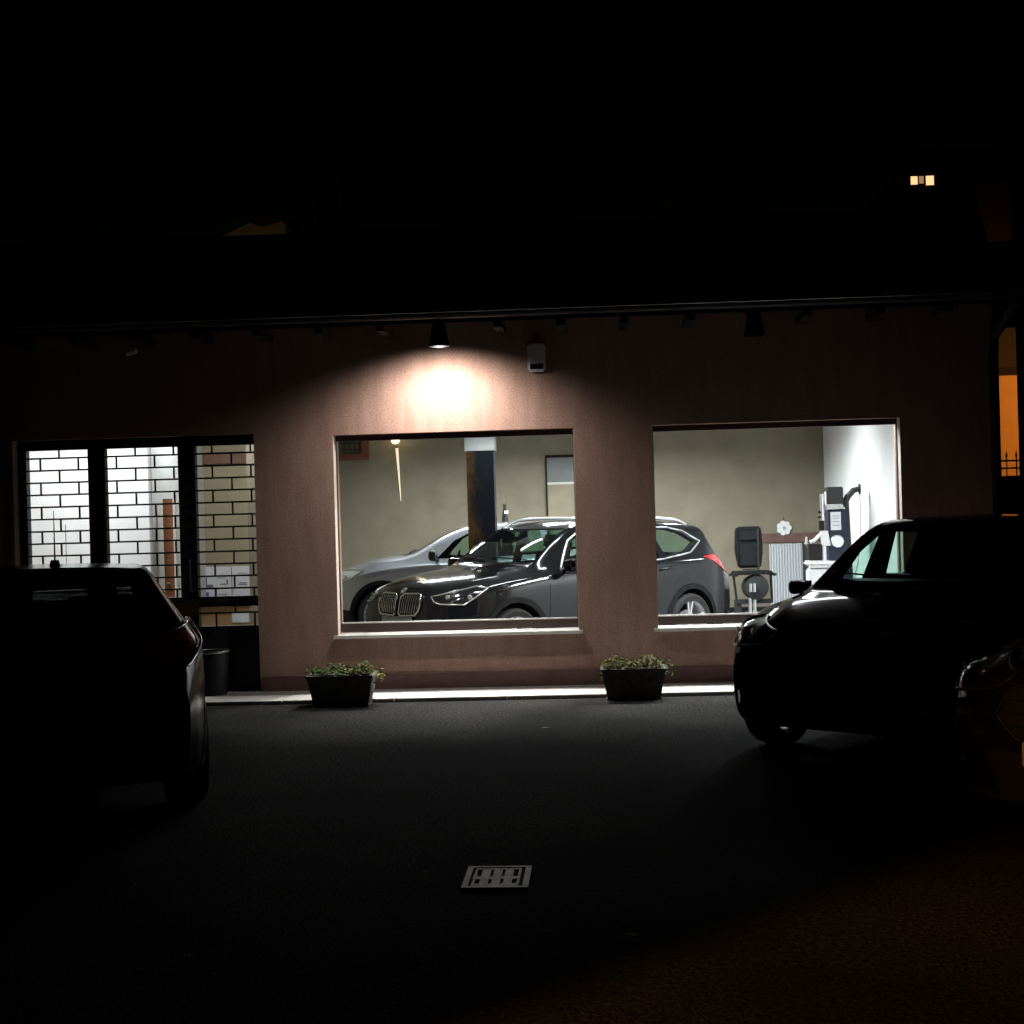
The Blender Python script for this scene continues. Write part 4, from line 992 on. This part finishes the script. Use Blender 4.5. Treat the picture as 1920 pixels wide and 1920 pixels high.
# left foreground car (rear end in view)
ZL = [(0, .78), (.04, .84), (.12, .88), (.35, .935), (.75, 1.0), (1.10, 1.04), (1.22, 1.07), (1.42, 1.18), (1.65, 1.30), (1.90, 1.385), (2.15, 1.418), (2.5, 1.428), (3.0, 1.434), (3.5, 1.440), (3.9, 1.445), (4.06, 1.440), (4.13, 1.40), (4.24, 1.22), (4.33, 1.05), (4.40, .96), (4.44, .86)]
C = mk(L=4.25, kz=.868, zt=[(x, z if z <= .7 else .7+(z-.7)/.868) for x, z in ZL], crown=.035, tailtrim=True, paint='pleft', glass='darkglass', msc=.6, bezel='clad')
lc = car('parked_car', 'dark estate car at the left edge seen from behind with its right flank catching light', 'car', (-4.460, -2.399, 0), -1.20, C)
b = B(); b.cone((3.62, .08, 1.43), (3.62, .08, 1.48), .035, .022, n=12); b.cone((3.62, .08, 1.475), (3.66, .08, 1.76), .005, .002, n=6); b.done('roof_aerial', 'blackpl', lc, smooth=40)

# ================================================================== SURROUNDINGS
# alley on the right with an orange lit wall and an iron gate
t = thing('alley_house', 'house with an orange lit wall seen through the narrow alley on the right', 'house', (8.2, 9.0, 0))
b = B(); b.box(-2.6, 1.6, 0, .3, 0, 3.56); b.done('wall', 'orangewall', t)
b = B(); b.box(-2.6, 1.6, .05, 4, 3.561, 4.3); b.done('upper_wall', mat('dark brown upper wall', (.02, .010, .006), .9), t)
b = B(); b.box(-2.7, 1.7, -.03, .04, 3.565, 3.68); b.done('cornice', 'darkwood', t)
lamp('alley_light', 'SPOT', (7.4, 6.6, 3.3), 260, (1, .50, .12), aim=(7.0, 9.0, 2.6), parent=t, spot_size=R(110), spot_blend=.6, shadow_soft_size=.1)
t = thing('neighbour_house', 'dark neighbouring house at the right edge beyond the alley', 'house', (6.49, 2.4, 0), R(-17))
b = B(); b.box(-1.80, 4, 0, 3.4, 0, 5.2); b.done('wall', 'redwall', t)
b = B(); b.prism([(-2.2, 5.2), (4.2, 5.2), (1, 6.6)], 'y', -.3, 3.7); b.done('roof', 'roof', t)
b = B(); b.box(-1.2, -.4, -.02, -.001, 3.0, 4.2); wo = b.done('window', 'darkwood', t)
t = thing('iron_gate', 'low black iron gate with spear tips across the alley', 'gate', (5.35, 6.2, 0))
b = B()
for z in (2.07, 2.17): b.box(-1.3, 1.3, -.012, .012, z, z+.025)
b.done('rails', 'iron', t)
b = B()
for k in range(20):
    x = -1.25+k*.13; b.cone((x, 0, .05), (x, 0, 2.24), .009, n=6); b.cone((x, 0, 2.24), (x, 0, 2.32), .018, .001, n=6)
b.done('bars', 'iron', t)
b = B(); b.box(-1.3, 1.3, .02, .06, .03, 1.98); b.done('panel', 'iron', t)
# tall house far behind on the right with lit attic window
t = thing('tall_house', 'tall dark reddish house behind the roof on the right with a small lit attic window', 'house', (9.6, 25, 0))
b = B(); b.box(-1.5, 4.5, 0, 8, 0, 9.65); b.done('wall', 'redwall', t)
b = B(); b.prism([(-1.8, 9.651), (4.8, 9.651), (4.2, 10.9), (-.9, 10.9)], 'y', .3, 7.5); b.done('roof', 'roof', t)
b = B(); b.box(-1.25, -.50, -.06, .6, 9.80, 10.22); b.box(-1.3, -.45, -.12, .65, 10.221, 10.27); wo = b.done('attic_window', 'darkwood', t)
for xa, xb, zz, mm in ((-1.17, -1.0, 9.93, 'windowglow'), (-.96, -.84, 9.95, 'dimglow'), (-.78, -.58, 9.90, 'windowglow')):
    b = B(); b.box(xa, xb, -.075, -.061, zz, 10.14); b.done('lit_pane', mm, wo)
b = B(); b.cone((-1.13, -.06, 8.6), (-1.13, -.06, 9.4), .035, n=10); b.done('downpipe', 'zinc', t, smooth=50)
b = B(); b.box(1.20, 1.45, -.02, -.001, 7.9, 9.0); b.done('shutter', 'plinth', t)
# far ochre gable peeping over the ridge on the left
t = thing('ochre_house', 'pale ochre house end just showing above the dark roof ridge on the left', 'house', (-7.9, 20, 0))
b = B(); b.prism([(-1.4, 0), (.85, 0), (.85, 8.52), (.75, 8.62), (.28, 8.50), (.02, 8.62), (-.75, 8.30), (-1.4, 8.05)], 'y', 0, 5); b.done('wall', 'ochre', t)
b = B(); b.prism([(-1.6, 8.05), (-.75, 8.36), (.02, 8.69), (.28, 8.56), (.75, 8.68), (1.0, 8.55), (1.0, 8.63), (.75, 8.77), (.28, 8.64), (.02, 8.78), (-.75, 8.45), (-1.6, 8.14)], 'y', -.2, 5.2); b.done('roof', 'roof', t)
lamp('gable_fill_light', 'SPOT', (-7.5, 16.5, 7.2), 12, (1, .75, .42), aim=(-7.8, 20, 8.5), parent=t, spot_size=R(45), spot_blend=1, shadow_soft_size=.1)  # spot added to brighten the gable, no fixture behind it

# street lamp lights near right asphalt orange; added unseen block cuts its edge
t = thing('street_lamp', 'tall grey street lamp with an orange sodium head behind the camera', 'street lamp', (-8.5, -17.6, 0))
b = B(); b.cone((0, 0, 0), (0, 0, 6.2), .08, .05, n=14); b.tube([(0, 0, 6.2), (.1, .1, 6.5), (.5, .4, 6.6)], .035, 8); b.done('pole', 'zinc', t, smooth=50)
b = B(); b.box(.35, .85, .3, .52, 6.5, 6.62, .03); b.done('lamp_head', 'zinc', t)
b = B(); b.box(.42, .8, .34, .48, 6.47, 6.499); b.done('lamp_glass', 'warm', t)
lamp('sodium_light', 'POINT', (-8.0, -17.2, 6.3), 3000, (1, .40, .10), parent=t, shadow_soft_size=.12)
t = thing('shadow_blocker_house', 'house shaped light blocker added unseen behind the camera on the left', 'house', (-7.5, -12.5, 0))  # house shape added out of view to cast the diagonal shadow edge
b = B(); b.box(-4, 2.5, -1.5, 3, 0, 6.6); b.done('wall', 'facade', t)
b = B(); b.prism([(-1.9, 6.6), (3.4, 6.6), (.75, 8.0)], 'x', -4.3, 2.8); b.done('roof', 'roof', t)
b = B(); b.box(2.501, 2.53, -.6, .5, 2.2, 3.6); wo = b.done('window', 'darkwood', t)

# small fallen leaves on the asphalt
for (x, y, a, lb) in ((-.44, -2.62, .4, 'small brown leaf lying on the asphalt in front of the pavement'), (-2.9, -7.35, 1.9, 'pale leaf lying on the dark asphalt at the lower left'), (.10, -8.15, 2.7, 'tiny leaf on the asphalt to the right below the drain grate')):
    b = B(); n = 10; w = .035
    pts = [(w*math.cos(2*math.pi*k/n)*(1.5 if k == 0 else 1), w*.55*math.sin(2*math.pi*k/n)) for k in range(n)]
    top = [b.bm.verts.new((u, v, .012+.25*abs(v))) for u, v in pts]; b.bm.faces.new(top)
    bmesh.ops.solidify(b.bm, geom=b.bm.faces[:], thickness=.001)
    o = b.done('fallen_leaf', 'leaf', None, loc=(x, y, .0)); o.rotation_euler = (0, 0, a); tag(o, lb, 'leaf', 'fallen leaves on the asphalt')
